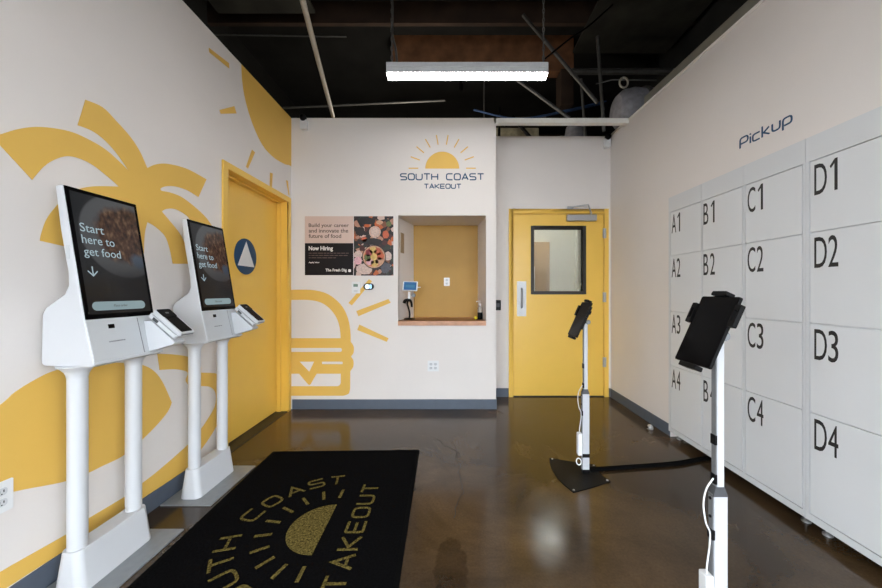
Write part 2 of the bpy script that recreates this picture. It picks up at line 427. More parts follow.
# hairline crack and its small pits, part of the floor
crack = [(92,165),(118,172),(122,185),(140,190),(162,203),(158,222),(170,240),(166,262),(172,290),(180,315),(170,335),(158,362),(152,400)]
fk = Frame((0, 0, 0), (1, 0, 0), (0, 1, 0))
def G_(px, py): v = py-CY; return ((px-CX)/v*EYE, F*EYE/v)
cp = [G_(400+x/2.827, 380+y/2.827) for x, y in crack]
cj = []
for i, (p, q) in enumerate(zip(cp, cp[1:])):
    for k in range(4):
        t = k/4; cj.append((p[0]+(q[0]-p[0])*t+random.uniform(-.006, .006), p[1]+(q[1]-p[1])*t+random.uniform(-.004, .004)))
mb = MB()
mb.prism(ribbon(cj, 0.0045), fk, -0.001, 0.0006)
mb.build('crack', mat('crack_dark', (0.012, 0.008, 0.005), 0.8), floor, smooth=False, kind='structure')
FY, SW = -4.2, -0.35                        # street front; the side walls end where the added side glazing starts
# ---- left wall with the recessed door opening
DY0, DY1, DZ = 2.474, 3.384, 2.10            # clear door opening
mb = MB()
mb.box(-1.80, XL, SW, DY0-0.02, 0, TOP).box(-1.80, XL, DY1+0.02, 3.6, 0, TOP).box(-1.80, XL, DY0-0.02, DY1+0.02, DZ+0.02, TOP)
S(mb, 'wall_left', M_WALL)
MB().box(XL, XL+0.008, SW, 2.412, 0, 0.1).build('baseboard_left', M_BASE, kind='structure', bevel=0.002)

# ---- logo partition with the pass-through niche
NX0, NX1, NZ0, NZ1 = -0.554, 0.349, 0.9026, 1.985
YN = 3.985                                   # niche back
mb = MB()
mb.box(-1.66, NX0, YB, YB+0.12, 0, TOP).box(NX1, XP, YB, YB+0.12, 0, TOP).box(NX0, NX1, YB, YB+0.12, NZ1, TOP).box(NX0, NX1, YB, YB+0.12, 0, 0.855)
mb.box(XP-0.1, XP, YB+0.12, YD, 0, TOP)      # its return towards the door wall
wb = S(mb, 'wall_back', M_WALL)
NB0, NB1 = -0.452, 0.304                     # niche sides converge a little
mb = MB()
mb.hexa([(NX0-0.03, YB+0.10, 0.85), (NX0, YB+0.12, 0.85), (NB0, YN, 0.85), (NB0-0.03, YN, 0.85)], [(NX0-0.03, YB+0.10, 2.0), (NX0, YB+0.12, 2.0), (NB0, YN, 2.0), (NB0-0.03, YN, 2.0)])
mb.hexa([(NX1, YB+0.12, 0.85), (NX1+0.03, YB+0.12, 0.85), (NB1+0.05, YN, 0.85), (NB1, YN, 0.85)], [(NX1, YB+0.12, 2.0), (NX1+0.03, YB+0.12, 2.0), (NB1+0.05, YN, 2.0), (NB1, YN, 2.0)])
mb.box(NX0, NX1+0.03, YB+0.12, YN, NZ1, NZ1+0.02)
S(mb, 'niche_lining', M_WALL, parent=wb)
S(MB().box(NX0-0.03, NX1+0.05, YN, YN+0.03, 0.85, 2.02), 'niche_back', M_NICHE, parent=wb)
MB().box(-1.636, XP+0.008, YB-0.008, YB, 0, 0.1).box(XP, XP+0.008, YB, YD, 0, 0.1).build('baseboard_back', M_BASE, kind='structure', bevel=0.002)

# ---- door wall
OX0, OX1, OZ = 0.655, 1.783, 2.145
mb = MB().box(XP-0.1, OX0, YD, YD+0.12, 0, TOP).box(OX1, XR+0.1, YD, YD+0.12, 0, TOP).box(OX0, OX1, YD, YD+0.12, OZ, TOP)
S(mb, 'wall_rear', M_WALL)
MB().box(XP+0.009, 0.647, YD-0.008, YD, 0, 0.1).box(1.792, XR-0.009, YD-0.008, YD, 0, 0.1).build('baseboard_rear', M_BASE, kind='structure', bevel=0.002)

# ---- right wall: locker bank let into it; its top drops slightly towards the street
LY0, LY1, LZT = 1.345, 2.805, 1.985
def rtop(y): return 2.995 - (3.87-y)*0.048
FRX = Frame((XR, 0, 0), (0, 1, 0), (0, 0, 1))
mb = MB()
for ys in ((SW, LY0), (LY1, YD)):
    mb.prism([(ys[0], 0), (ys[1], 0), (ys[1], rtop(ys[1])), (ys[0], rtop(ys[0]))], FRX, 0, 0.1)
mb.prism([(LY0, LZT), (LY1, LZT), (LY1, rtop(LY1)), (LY0, rtop(LY0))], FRX, 0, 0.1)
S(mb, 'wall_right', M_WALL)
S(MB().prism([(SW, rtop(SW)-.012), (YD, rtop(YD)-.012), (YD, rtop(YD)+.004), (SW, rtop(SW)+.004)], FRX, -0.008, 0.1), 'trim_1', M_BARWHITE)
S(MB().prism([(SW, rtop(SW)+.004), (3.2, rtop(3.2)+.004), (3.2, rtop(3.2)+.085), (SW, rtop(SW)+.085)], FRX, 0.005, 0.12), 'trim_2', M_OLIVE)
MB().box(XR-0.008, XR, LY1+0.004, YD-0.009, 0, 0.1).box(XR-0.008, XR, SW, LY0-0.004, 0, 0.1).build('baseboard_right', M_BASE, kind='structure', bevel=0.002)
# header bar from the partition to the right wall
S(MB().box(XP-0.02, XR+0.04, YB, YB+0.06, 2.935, 2.985), 'trim_3', M_BARWHITE)

# ---- street front behind the camera: glazed opening with mullions
XG = 1.815
mb = MB().box(-XG, XG, FY-0.12, FY, 2.75, 5).box(-XG, XG, FY-0.12, FY, 0, 0.12)
for sgn in (-1, 1):
    a, b2 = sorted((sgn*XG, sgn*(XG+0.12)))
    mb.box(a, b2, FY-0.12, SW, 2.75, 5).box(a, b2, FY-0.12, SW, 0, 0.12)
    a, b2 = sorted((sgn*(XG+0.1), sgn*3.3)); mb.box(a, b2, SW, SW+0.12, 0, 5)
S(mb, 'wall_front', M_CEIL)
mb = MB()
for x in (-1.80, -0.62, 0.56, 1.75): mb.box(x, x+0.05, FY-0.09, FY-0.03, 0.12, 2.75)
mb.box(-XG, XG, FY-0.09, FY-0.03, 2.1, 2.15)
S(mb, 'window_1', M_BRONZE)
for n_, sgn in ((2, -1), (3, 1)):  # unseen side windows, added so daylight reaches the opposite walls
    mb = MB()
    for y in (FY, -2.95, -1.65, SW-0.06): mb.box(*sorted((sgn*(XG+0.03), sgn*(XG+0.09))), y, y+0.05, 0.12, 2.75)
    mb.box(*sorted((sgn*(XG+0.03), sgn*(XG+0.09))), FY, SW, 2.1, 2.15)
    S(mb, 'window_%d' % n_, M_BRONZE)
S(MB().box(-30, 30, -30, -8, -0.14, -0.02).box(-30, -6, -8, 9, -0.14, -0.02).box(6, 30, -8, 9, -0.14, -0.02), 'ground', M_PAVE)

# ---- dark roof void
mb = MB().box(-3.3, 3.3, FY-0.12, 8.2, 5.0, 5.1)
ceil = S(mb, 'ceiling', M_CEIL)
S(MB().box(-3.3, -3.2, SW, 8.2, 0, 5), 'wall_outer_left', M_CEIL)
S(MB().box(3.2, 3.3, SW, 8.2, 0, 5), 'wall_outer_right', M_CEIL)
S(MB().box(-3.3, 3.3, 8.1, 8.2, 0, 5), 'wall_outer_rear', M_DARKWOOD)
for i, y in enumerate([0.7 + 0.62*k for k in range(7)]):
    S(MB().box(-3.2, 3.2, y, y+0.06, 4.72, 5.0), 'ceiling_joist', M_DARKWOOD, parent=ceil)
for x0, x1, y0, y1 in ((-3.0, -1.9, 1.6, 2.4), (-3.0, -1.8, 2.5, 3.2), (-2.9, -1.7, 3.4, 4.2), (1.75, 3.1, 1.0, 4.9), (-0.9, -0.2, 3.2, 3.9), (-1.4, -1.0, 2.6, 3.1)):
    S(MB().box(x0, x1, y0, y1, 4.66, 4.70), 'insulation_panel', M_CEIL2, parent=ceil)
S(MB().box(-0.9, 1.80, 5.0, 5.16, 4.47, 5.0), 'ceiling_beam', M_BEAM, parent=ceil)
S(MB().box(-3.1, 1.6, 6.6, 6.75, 3.75, 4.25), 'ceiling_beam', M_DARKWOOD, parent=ceil)
S(MB().box(1.6, 1.78, 4.95, 5.2, 3.95, 4.47), 'ceiling_hanger', M_DARKWOOD, parent=ceil)
tag(MB().box(0.6, 1.42, 5.5, 5.6, 2.80, 3.88).build('insulation_batt', M_BATT, bevel=0.02), 'pale insulation batt seen through the gap over the rear door', 'insulation')

# ---- room beyond the rear door
mb = MB().box(0.3, 3.1, 5.85, 5.95, 0, 2.75).box(3.0, 3.1, 3.99, 5.85, 0, 2.75).box(0.3, 0.4, 4.05, 5.85, 0, 2.75).box(0.3, 3.1, 3.995, 5.95, 2.72, 2.80)
S(mb, 'wall_beyond', M_BACKROOM)
S(MB().box(2.13, 2.17, 5.80, 5.85, 0, 2.72), 'trim_4', M_BACKROOM)
d3 = struct_root('door_3', (1.50, 5.85, 0))
S(MB().box(-0.18, 0.18, -0.03, 0, 0, 2.06), 'door_leaf', M_TAN, parent=d3)
S(MB().box(-0.10, -0.075, -0.036, -0.03, 0.9, 1.64), 'vision_strip', M_PANELLIGHT if False else M_OUTLET, parent=d3)
pl = thing('ceiling_panel_light', 'white rectangular ceiling light in the room beyond the yellow rear door', 'ceiling light', (1.52, 5.34, 2.72))
MB().box(-0.22, 0.22, -0.14, 0.14, -0.02, 0).build('frame', M_OUTLET, pl)
MB().box(-0.19, 0.19, -0.085, 0.085, -0.026, -0.02).build('diffuser', M_PANELLIGHT, pl)

# ---- left door (door_1)
d1 = struct_root('door_1', (XL, (DY0+DY1)/2, 0))
h = (DY1-DY0)/2
fr_ = MB()
for s in (-1, 1):
    a, b2 = sorted((s*h, s*(h+0.055)))
    fr_.box(0, 0.014, a, b2, 0, DZ+0.05)                                   # face of the frame
    a, b2 = sorted((s*h, s*(h+0.0185))); fr_.box(-0.148, -0.0005, a, b2, 0, DZ+0.018)   # jamb
    a, b2 = sorted((s*(h-0.016), s*(h-.0003))); fr_.box(-0.1, -0.06, a, b2, 0, DZ-.017)       # stop
fr_.box(0, 0.014, -h, h, DZ, DZ+0.05).box(-0.148, -0.0005, -h+0.001, h-0.001, DZ+.0005, DZ+0.018).box(-0.1, -0.06, -h+.001, h-.001, DZ-0.0165, DZ-.0004)
fr_.build('door_frame', M_DOOR, d1, bevel=0.0025, kind='structure')
MB().box(-0.147, -0.103, -h+0.002, h-0.002, 0.012, DZ-0.003).build('door_leaf', M_DOOR, d1, bevel=0.002, kind='structure')
MB().box(-0.147, -0.0, -h, h, 0, 0.006).build('threshold', M_BRONZE, d1, kind='structure')

# ---- rear door (door_2)
d2 = struct_root('door_2', (1.22, YD, 0))
fr_ = MB()
x0, x1 = 0.648-1.22, 1.790-1.22; i0, i1 = 0.700-1.22, 1.740-1.22
fr_.box(x0, i0, -0.014, 0, 0, 2.15).box(i1, x1, -0.014, 0, 0, 2.15).box(i0, i1, -0.014, 0, 2.095, 2.15)
fr_.box(x0+0.009, i0, 0, 0.118, 0, 2.14).box(i1, x1-0.009, 0, 0.118, 0, 2.14).box(i0, i1, 0, 0.118, 2.095, 2.14)
fr_.build('door_frame', M_DOOR, d2, bevel=0.0025, kind='structure')
w0, w1, wz0, wz1 = 0.925-1.22, 1.512-1.22, 1.195, 1.935
leaf = MB().box(i0+.004, w0, 0.004, 0.048, 0.012, 2.09).box(w1, i1-.004, 0.004, 0.048, 0.012, 2.09).box(w0, w1, 0.004, 0.048, 0.012, wz0).box(w0, w1, 0.004, 0.048, wz1, 2.09)
leaf.build('door_leaf', M_DOOR, d2, kind='structure', smooth=False)
o0, o1, oz0, oz1 = 0.903-1.22, 1.534-1.22, 1.174, 1.957
vf = MB()
for y0, y1 in ((-0.008, 0.004), (0.048, 0.06)):
    vf.box(o0, o0+0.036, y0, y1, oz0, oz1).box(o1-0.036, o1, y0, y1, oz0, oz1).box(o0+0.036, o1-0.036, y0, y1, oz0, oz0+0.036).box(o0+0.036, o1-0.036, y0, y1, oz1-0.036, oz1)
vf.build('vision_frame', M_BRONZE, d2, bevel=0.002, kind='structure')
MB().box(w0, w1, 0.022, 0.028, wz0, wz1).build('vision_pane', M_GLASS, d2, kind='structure', smooth=False)
pp = MB().box(0.744-1.22, 0.851-1.22, 0.0015, 0.004, 0.922, 1.322).build('pull_plate', M_STEEL, d2, bevel=0.001, kind='structure')
fp = Frame((0, 0.0015, 0), (1, 0, 0), (0, 0, 1))
MB().tube([(-0.4225, 0.0, 1.02), (-0.4225, -0.035, 1.03), (-0.4225, -0.042, 1.06), (-0.4225, -0.042, 1.20), (-0.4225, -0.035, 1.23), (-0.4225, 0.0, 1.24)], 0.009, 10).build('pull_handle', M_CHAN, d2, kind='structure')
for z in (1.87, 1.14, 0.40):
    hg = MB().tube([(i1, -0.016, z-0.055), (i1, -0.016, z+0.055)], 0.009, 10).box(i1-0.02, i1+0.02, -0.0155, -0.013, z-0.055, z+0.055)
    hg.build('hinge', M_STEEL, d2, kind='structure')
cl = MB().box(1.306-1.22, 1.641-1.22, -0.05, 0.003, 2.008, 2.078).build('door_closer', M_STEEL, d2, bevel=0.006, kind='structure')
MB().tube([(0.36, -0.03, 2.08), (0.36, -0.03, 2.105)], 0.012).tube([(0.36, -0.032, 2.10), (0.30, -0.10, 2.175)], 0.008).tube([(0.30, -0.10, 2.175), (0.13, -0.022, 2.165)], 0.007).box(0.095, 0.16, -0.03, -0.014, 2.145, 2.175).build('closer_arm', M_STEEL, d2, kind='structure')
MB().box(i0, i1, -0.01, 0.1, 0, 0.006).build('threshold', M_BRONZE, d2, kind='structure')

# ================================================================ WALL GRAPHICS
D0, T = 0.0012, 0.0026
def mural(name, label, group=None): return thing(name, label, 'wall graphic', group=group)
# palm tree
fr1 = [(-8,137),(0,134.3),(20,128.6),(41,126.9),(68,131),(88.4,139.5),(105.4,149.7),(119,161.6),(128.6,171.1)]
fr2a = [(128.6,171.1),(117.3,154.8),(105.4,141.2),(91.8,131),(77.2,125.2)]
fr2b = [(85,99.7),(102,107.1),(115.6,120.7),(129.3,136),(139.5,151.4),(146.9,168.1)]
fr3a = [(146.9,168.1),(155.2,164.5),(167.1,163.8),(186.2,168.6),(206.2,179.3)]
fr3b = [(198.1,197.1),(186.2,190),(174.3,186.4),(164.8,186.4),(160,188.5)]
fr4a = [(160,188.5),(161.2,190.7),(169.5,192.4),(181.4,197.1),(195.7,207.9),(207.6,219.8),(215,233),(219,247)]
fr4b = [(205,249),(200,237),(189.8,219.8),(183.8,213.8),(174.3,209),(166,209),(161.4,211.4)]
fr5a = [(161.4,211.4),(169.5,221),(179,232.9),(185,244.8),(188.4,255),(190,263.8)]
fr5b = [(172.4,263.8),(169.5,249.5),(164.8,236.4),(155.2,226.9),(146.9,222.1)]
trk = [(146.9,222.1),(144,237.6),(144,270),(149,310)]
trk2 = [(116,312),(111,270),(113,240),(118,214)]
fr6b = [(118,214),(104,218),(90,229),(80,250)]
fr6a = [(39.5,240.7),(41,233),(46.5,218.6),(56.5,205.3),(66,195.5),(79.7,188.7),(95.2,186.2),(118.5,186.5)]
fr1b = [(118.5,186.5),(108.5,177.7),(93,165.5),(79.7,158.8),(66.5,156.2),(53.2,160),(42.1,167.7),(31.7,179.9)]
palm = join(*[[L_(*p) for p in spl(s)] for s in (fr1, fr2a, fr2b, fr3a, fr3b, fr4a, fr4b, fr5a, fr5b, trk, trk2, fr6b)], [L_(*p) for p in spl(fr6a)], [L_(*p) for p in spl(fr1b)])
tag(MB().prism(palm, FL, D0, T).build('palm_mural', M_YEL, smooth=False), 'yellow palm tree graphic on the white wall behind the ordering kiosks', 'wall graphic')
# surfboard-like leaf and wave
up = [(-150,560),(-110,490),(-60,452),(0,404.8),(12.8,393.4),(30.6,381.9),(51,371.7),(75,365.5),(97,363.2),(117,362.6),(139.8,364.5),(152.9,370.5),(162.4,382.4),(171.4,402.6)]
dn = [(171.4,402.6),(167.1,412.1),(155.2,426.4),(139.8,441.4),(122.4,455.9),(102,466),(84.2,474.5),(60,482.6),(12.8,491.8),(-60,510),(-150,560)]
tag(MB().prism(join([L_(*p) for p in spl(up)], [L_(*p) for p in spl(dn)]), FL, D0, T).build('surfboard_mural', M_YEL, smooth=False), 'large yellow pointed leaf-shaped graphic low on the wall behind the nearest kiosk', 'wall graphic')
wa = [(156.9,353.8),(171.9,354.3),(188,356.7),(197,361),(200.5,366),(200.7,372.6)]
wb_ = [(200.7,372.6),(217,374),(220.5,384),(221,405),(217,424),(209,438),(201.7,448.3),(192,461),(186,469.6)]
wc = [(186,469.6),(142,498.4),(62.4,551.6),(7.3,587),(-60,632)]
wd = [(-60,610),(0,571.8),(65.2,534.7),(86.3,519.5),(124,496.9),(141.3,483.6),(158.8,470),(188.6,443.6),(201.7,427.6),(212.4,411),(215.5,401.4),(214.8,392),(210,387),(201.7,386),(187.4,384.3)]
we = [(187.4,384.3),(185.3,380),(187.4,374),(185,371),(174.3,369.3),(159.3,370)]
LL = lambda pts, smooth=True: [L_(*p) for p in (spl(pts) if smooth else pts)]
tag(MB().prism(join(LL(wa), LL(wb_), LL(wc, False), LL(wd), LL(we)), FL, D0, T).build('wave_mural', M_YEL, smooth=False), 'yellow curling wave line sweeping along the wall above the baseboard', 'wall graphic')
# sun in the upper corner, five rays
sunm = mural('sun_mural', 'big yellow quarter sun with short rays in the upper wall corner over the side door')
sb = [(241.2,65.9),(242.3,83.5),(245.8,102.6),(252.6,124.4),(262.2,144.8),(273,157),(283.9,163.8),(289.6,165.2)]
sl = LL(sb); sl[0] = (sl[0][0], TOP-0.002); sl[-1] = (YB-0.001, sl[-1][1])
MB().prism(sl + [(YB-0.001, TOP-0.002)], FL, D0, T).build('sun_disc', M_YEL, sunm, smooth=False)
for q in (((208.5,47.6),(209,52.2),(229,68.6),(228.7,63.1)), ((219.2,110),(234.1,106.1),(236.3,113.5),(220.5,113.8)), ((251.8,149.7),(254.8,152.4),(247.7,168.7),(245.8,166.6)), ((269.8,172.5),(272.5,173.4),(271.7,188.2),(269.5,187)), ((285.8,180.2),(287.7,180.7),(289.2,195.5),(288.4,195))):
    MB().prism(LL(q, False), FL, D0, T).build('sun_ray', M_YEL, sunm, smooth=False)
# burger
burg = mural('burger_mural', 'yellow half burger outline graphic with three rays low on the logo partition')
c_ = lambda pts: [(290+x/4.9, 280+y/4.9) for x, y in pts]
BB = lambda pts, smooth=True: [B_(*p) for p in (spl(c_(pts)) if smooth else c_(pts))]
e0 = 4
out = join(BB([(e0,48),(100,48),(170,62),(220,92),(260,135),(285,190),(296,250),(298,302)]), BB([(298,302),(312,325),(312,355),(299,375)]), BB([(299,375),(311,395),(310,425),(296,446)]),
           BB([(296,446),(295,530)], False), BB([(295,530),(288,556),(262,567)]), BB([(262,567),(e0,567)], False))
def slot(a0, a1, b0, b1): 
    r = (b1-b0)/2
    return BB([(a0, b0), (a1-r, b0)] + [(a1-r+r*math.cos(t), b0+r+r*math.sin(t)) for t in [(-PI/2)+PI*k/8 for k in range(9)]] + [(a0, b1)], False)
holes = [join(BB([(e0+3,98),(90,98),(150,110),(195,140),(228,185),(244,235),(249,285)]), BB([(249,285),(e0+3,285)], False)),
         slot(e0+3, 255, 333, 352), slot(157, 259, 400, 412), BB([(48,400),(118,400),(95,449)], False),
         BB([(e0+3,459),(45,459),(88,510),(96,515),(103,508),(131,459),(249,459),(249,503),(244,515),(233,520),(e0+3,520)], False)]
MB().prism([out]+holes, FB, D0, T).build('burger_outline', M_YEL, burg, smooth=False)
for q in (((348.5,302.9),(352,305.4),(372.1,281.2),(369,279.2)), ((356.3,311),(358.4,316.2),(390.8,302.7),(388.5,299)), ((359.4,324.5),(357.3,330),(386.9,341.8),(388.6,338.2))):
    MB().prism([B_(*p) for p in q], FB, D0, T).build('burger_ray', M_YEL, burg, smooth=False)

# logo sign on the partition
logo = mural('logo_sign', 'half sun logo with navy SOUTH COAST TAKEOUT lettering high on the partition')
lx, lz, R = -0.100, 2.465, 0.174
MB().prism(arc(lx, lz, R, 0, 180, 40), FB, D0, T).build('sun_disc', M_YEL, logo, smooth=False)
for k in range(10):
    a = math.radians(20*k); ca, sa = math.cos(a), math.sin(a)
    MB().prism(ribbon([(lx+ca*R*1.41, lz+sa*R*1.41+.004), (lx+ca*R*1.98, lz+sa*R*1.98+.004)], 0.011), FB, D0, T).build('sun_ray', M_YEL, logo, smooth=False)
def px_text(text, x0, x1, ytop, ybot, stroke_px, parent, name, w=GW, gap=0.27):
    ax0, az1 = B_(x0, ytop); ax1, az0 = B_(x1, ybot)
    st_ = stroke_px*YB/F; hh = (az1-az0) - st_; n = length(text, w, gap); sx = (ax1-ax0-st_)/n
    mb = MB(); x = 0
    for ch in text:
        adv = ADV.get(ch, 1.0)*w if ch != ' ' else ADV[' ']
        for pts, closed in glyph(ch, w):
            P = [(ax0+st_/2+(p[0]+x)*sx, az0+st_/2+min(1, max(0, p[1]))*hh) for p in pts]
            mb.prism(ribbon(P, st_, closed), FB, D0, T)
        x += adv+gap
    return mb.build(name, M_NAVY, parent, smooth=False)
n_ = length('SOUTH COAST'); u_ = (484.2-400)/n_
px_text('SOUTH', 400, 400+u_*length('SOUTH'), 173.3, 180.4, 1.15, logo, 'south_lettering')
px_text('COAST', 484.2-u_*length('COAST'), 484.2, 173.3, 180.4, 1.15, logo, 'coast_lettering')
px_text('TAKEOUT', 423.8, 461.4, 183.7, 188.9, 0.95, logo, 'takeout_lettering')

# Pickup lettering on the right wall
pk = MB()
y0p, z0p, hp = 2.128, 2.106, 0.058
sx = 0.323/length('Pickup', 1.0, 0.30)
x = 0
for ch in 'Pickup':
    adv = ADV.get(ch, 1.0)
    for pts, closed in glyph(ch, 1.0):
        pk.prism(ribbon([(-y0p+(p[0]+x)*sx, z0p+p[1]*hp) for p in pts], 0.0085, closed), FR, 0, T)
    x += adv+0.30
tag(pk.build('pickup_sign', M_NAVY, smooth=False), 'navy Pickup lettering on the white wall above the lockers', 'sign')

# round accessibility sign on the left door
xf = XL-0.103
FA = Frame((xf, 2.869, 1.2+34.5/201.6*1.753), (0, 1, 0), (0, 0, 1))
ad = thing('restroom_sign', 'round navy sign with a white triangle on the yellow side door', 'sign', FA.o)
F0 = Frame((0, 0, 0), (0, 1, 0), (0, 0, 1))
MB().lathe([(0.152, 0), (0.152, 0.005), (0.150, 0.006)], F0, 48).build('disc', M_NAVY, ad)
MB().prism([(-0.115, -0.082), (0.115, -0.082), (0, 0.128)], F0, 0.006, 0.008).build('triangle', M_OUTLET, ad, smooth=False)

# hiring posters
po = thing('hiring_poster', 'hiring poster with blush headline over a charcoal Now Hiring panel', 'poster', (0, 0, 0))
a0, z1 = B_(305, 216.3); a1, zm = B_(353.3, 243.2); _, z0 = B_(353, 275.2)
MB().prism([(a0, zm), (a1, zm), (a1, z1), (a0, z1)], FB, 0, 0.003).build('headline_panel', M_POSTERPINK, po, smooth=False)
dk = MB().prism([(a0, z0), (a1, z0), (a1, zm), (a0, zm)], FB, 0, 0.003).build('dark_panel', M_POSTERDARK, po, smooth=False)
sc_ = YB/F; q = lambda x, y: (a0+(x-33)/6.53*sc_, z1-(y-40)/6.53*sc_)
ht = MB()
for txt, y, xw in (('Build your career', 113, 262), ('and innovate the', 147, 258), ('future of food', 182, 212)):
    desc = 5 if txt[0] in 'Bf' else 0
    b = q(58, y+(5 if txt.startswith('Build') else 0)); ht.text(txt, FB, b[0], b[1], xw/6.53*sc_, (31 if txt[0] in 'B' else 26)/6.53*sc_, 0.003, 0.0042, 0.012)
ht.build('headline', M_POSTERBRN, po, smooth=False)
nh = MB()
b = q(58, 271); nh.text('Now Hiring', FB, b[0], b[1], 158/6.53*sc_, 36/6.53*sc_, 0.003, 0.0042, 0.03)
nh.build('now_hiring_lettering', M_POSTERTXT, po, smooth=False); nh = MB()
b = q(168, 406); nh.text('The Fresh Dig', FB, b[0], b[1], 138/6.53*sc_, 24/6.53*sc_, 0.003, 0.0042, 0.03)
an = MB(); b = q(58, 348); an.text('Apply Now', FB, b[0], b[1], 70/6.53*sc_, 11/6.53*sc_, 0.003, 0.0042, 0.03); an.build('apply_lettering', M_POSTERTXT, po, smooth=False)
c0, c1 = q(316, 404), q(334, 386)
nh.prism([rrect(c0[0], c1[0], c0[1], c1[1], 0.008), rrect(c0[0]+.012, c1[0]-.012, c0[1]+.012, c1[1]-.012, 0.004)], FB, 0.003, 0.0042)
nh.build('sender_lettering', M_POSTERTXT, po, smooth=False)
fp_ = MB()
for y, xe in ((281, 320), (296, 322), (311, 236)):
    x = 58
    while x < xe-8:
        wd_ = min(random.uniform(12, 34), xe-x); p0, p1 = q(x, y+2.5), q(x+wd_, y-2.5)
        fp_.prism([(p0[0], p0[1]), (p1[0], p0[1]), (p1[0], p1[1]), (p0[0], p1[1])], FB, 0.003, 0.0036); x += wd_+5
fp_.build('fine_print', M_POSTERBRN, po, smooth=False)
ph = thing('food_poster', 'photo poster of bowls of food beside the hiring poster', 'poster')
b0, _ = B_(353.9, 0); b1, _ = B_(393.4, 0)
MB().prism([(b0, z0-.004), (b1, z0-.004), (b1, z1), (b0, z1)], FB, 0, 0.003).build('print', M_PHOTO, ph, smooth=False)
pc = lambda r, g, b: mat('print_%d_%d_%d' % (r, g, b), srgb(r, g, b), 0.5, var=0.2, scale=60)
mm = [pc(30, 22, 22), pc(205, 180, 170), pc(196, 150, 120), pc(192, 92, 58), pc(206, 172, 98), pc(150, 62, 66), pc(96, 104, 60), pc(222, 170, 178), pc(74, 74, 84)]
pb = MB()
def blob(cx, cy, r, mi, d, sx=1.0, n=28, jit=0):
    pb.mi = mi; c = q(cx, cy); rr = r/6.53*sc_
    pb.prism([(c[0]+rr*sx*math.cos(2*PI*k/n)*(1+random.uniform(-jit, jit)), c[1]+rr*math.sin(2*PI*k/n)*(1+random.uniform(-jit, jit))) for k in range(n)], FB, 0.003, 0.003+d)
for x in ((440, 70, 24, 0, .0004, 2.2), (395, 140, 30, 0, .0004, 1.0), (470, 205, 22, 0, .0005, 3.2), (560, 160, 26, 3, .0004, 0.8), (420, 190, 16, 3, .0005, 1.2), (580, 90, 18, 6, .0004, 1.0), (520, 80, 14, 2, .0004, 1.6)): blob(*x, jit=0.1)
blob(560, 375, 34, 8, .0004, 1.0, jit=.2); blob(420, 385, 36, 1, .0005, 1.5, jit=.1); blob(380, 330, 26, 7, .0006, 1, jit=.1); blob(575, 300, 30, 1, .0005, 0.8, jit=.1)
blob(382, 290, 26, 1, .0005, 1.0, jit=.1)
blob(490, 143, 38, 1, .0008); blob(490, 143, 33, 2, .001); blob(490, 143, 30, 1, .0012)
blob(484, 305, 78, 0, .0008); blob(484, 305, 73, 2, .001); blob(484, 305, 64, 3, .0011)
for k, mi in enumerate((3, 4, 5, 6, 7, 4, 2, 3)):
    a = 2*PI*k/8+0.9; blob(484+42*math.cos(a), 305-42*math.sin(a), 24, mi, .0012, jit=.15)
blob(484, 305, 22, 4, .0014, jit=.1)
pb.build('dishes', mm, ph, smooth=False)
# ================================================================ WALL FITTINGS
def outlet(name, label, fr, gangs, hw, hh, rocker=False):
    t = thing(name, label, 'outlet' if not rocker else 'switch', fr.o)
    f = Frame((0, 0, 0), fr.ax, fr.bx)
    MB().prism(rrect(-hw, hw, -hh, hh, 0.006), f, 0, 0.005).build('cover_plate', M_OUTLET, t, bevel=0.0015)
    for g in range(gangs):
        cx = (g-(gangs-1)/2)*0.046
        for s in (-1, 1):
            r = MB().prism(rrect(cx-0.0165, cx+0.0165, s*0.02-0.0135, s*0.02+0.0135, 0.010), f, 0.005, 0.0075).build('receptacle', M_WHITE, t, bevel=0.001)
            sl_ = MB()
            for dx in (-0.006, 0.006): sl_.prism([(cx+dx-.0014, s*.02-.002), (cx+dx+.0014, s*.02-.002), (cx+dx+.0014, s*.02+.007), (cx+dx-.0014, s*.02+.007)], f, 0.0074, 0.0079)
            sl_.prism(arc(cx, s*.02-.0075, .0022, 0, 360, 10)[:-1], f, 0.0074, 0.0079)
            sl_.build('slots', M_BLACK, r, smooth=False)
    return t
outlet('wall_outlet', 'white double outlet plate on the mural wall beside the nearest kiosk', Frame((XL, 1.21, 0.449), (0, 1, 0), (0, 0, 1)), 2, 0.058, 0.0575)
x_, z_ = B_(433.2, 366); outlet('wall_outlet', 'white double outlet low on the partition below the niche', Frame((x_, YB, z_), (1, 0, 0), (0, 0, 1)), 2, 0.057, 0.054)
outlet('wall_outlet', 'small white outlet on the mustard back panel of the niche', Frame((( 446.8-CX)/F*YN, YN, EYE+(CY-281.8)/F*YN), (1, 0, 0), (0, 0, 1)), 1, 0.034, 0.048)
# thermostat
x_, z_ = B_(356.4, 287.6)
t = thing('thermostat', 'white square thermostat with grey display below the posters', 'thermostat', (x_, YB, z_))
f0 = Frame((0, 0, 0), (1, 0, 0), (0, 0, 1))
MB().prism(rrect(-0.041, 0.041, -0.060, 0.060, 0.008), f0, 0, 0.024).build('housing', M_OUTLET, t, bevel=0.003)
MB().prism(rrect(-0.024, 0.022, 0.008, 0.036, 0.003), f0, 0.024, 0.0255).build('display', M_LCD, t)
MB().prism(rrect(-0.020, 0.020, -0.040, -0.030, 0.003), f0, 0.024, 0.0265).build('button', M_PANELGREY, t)
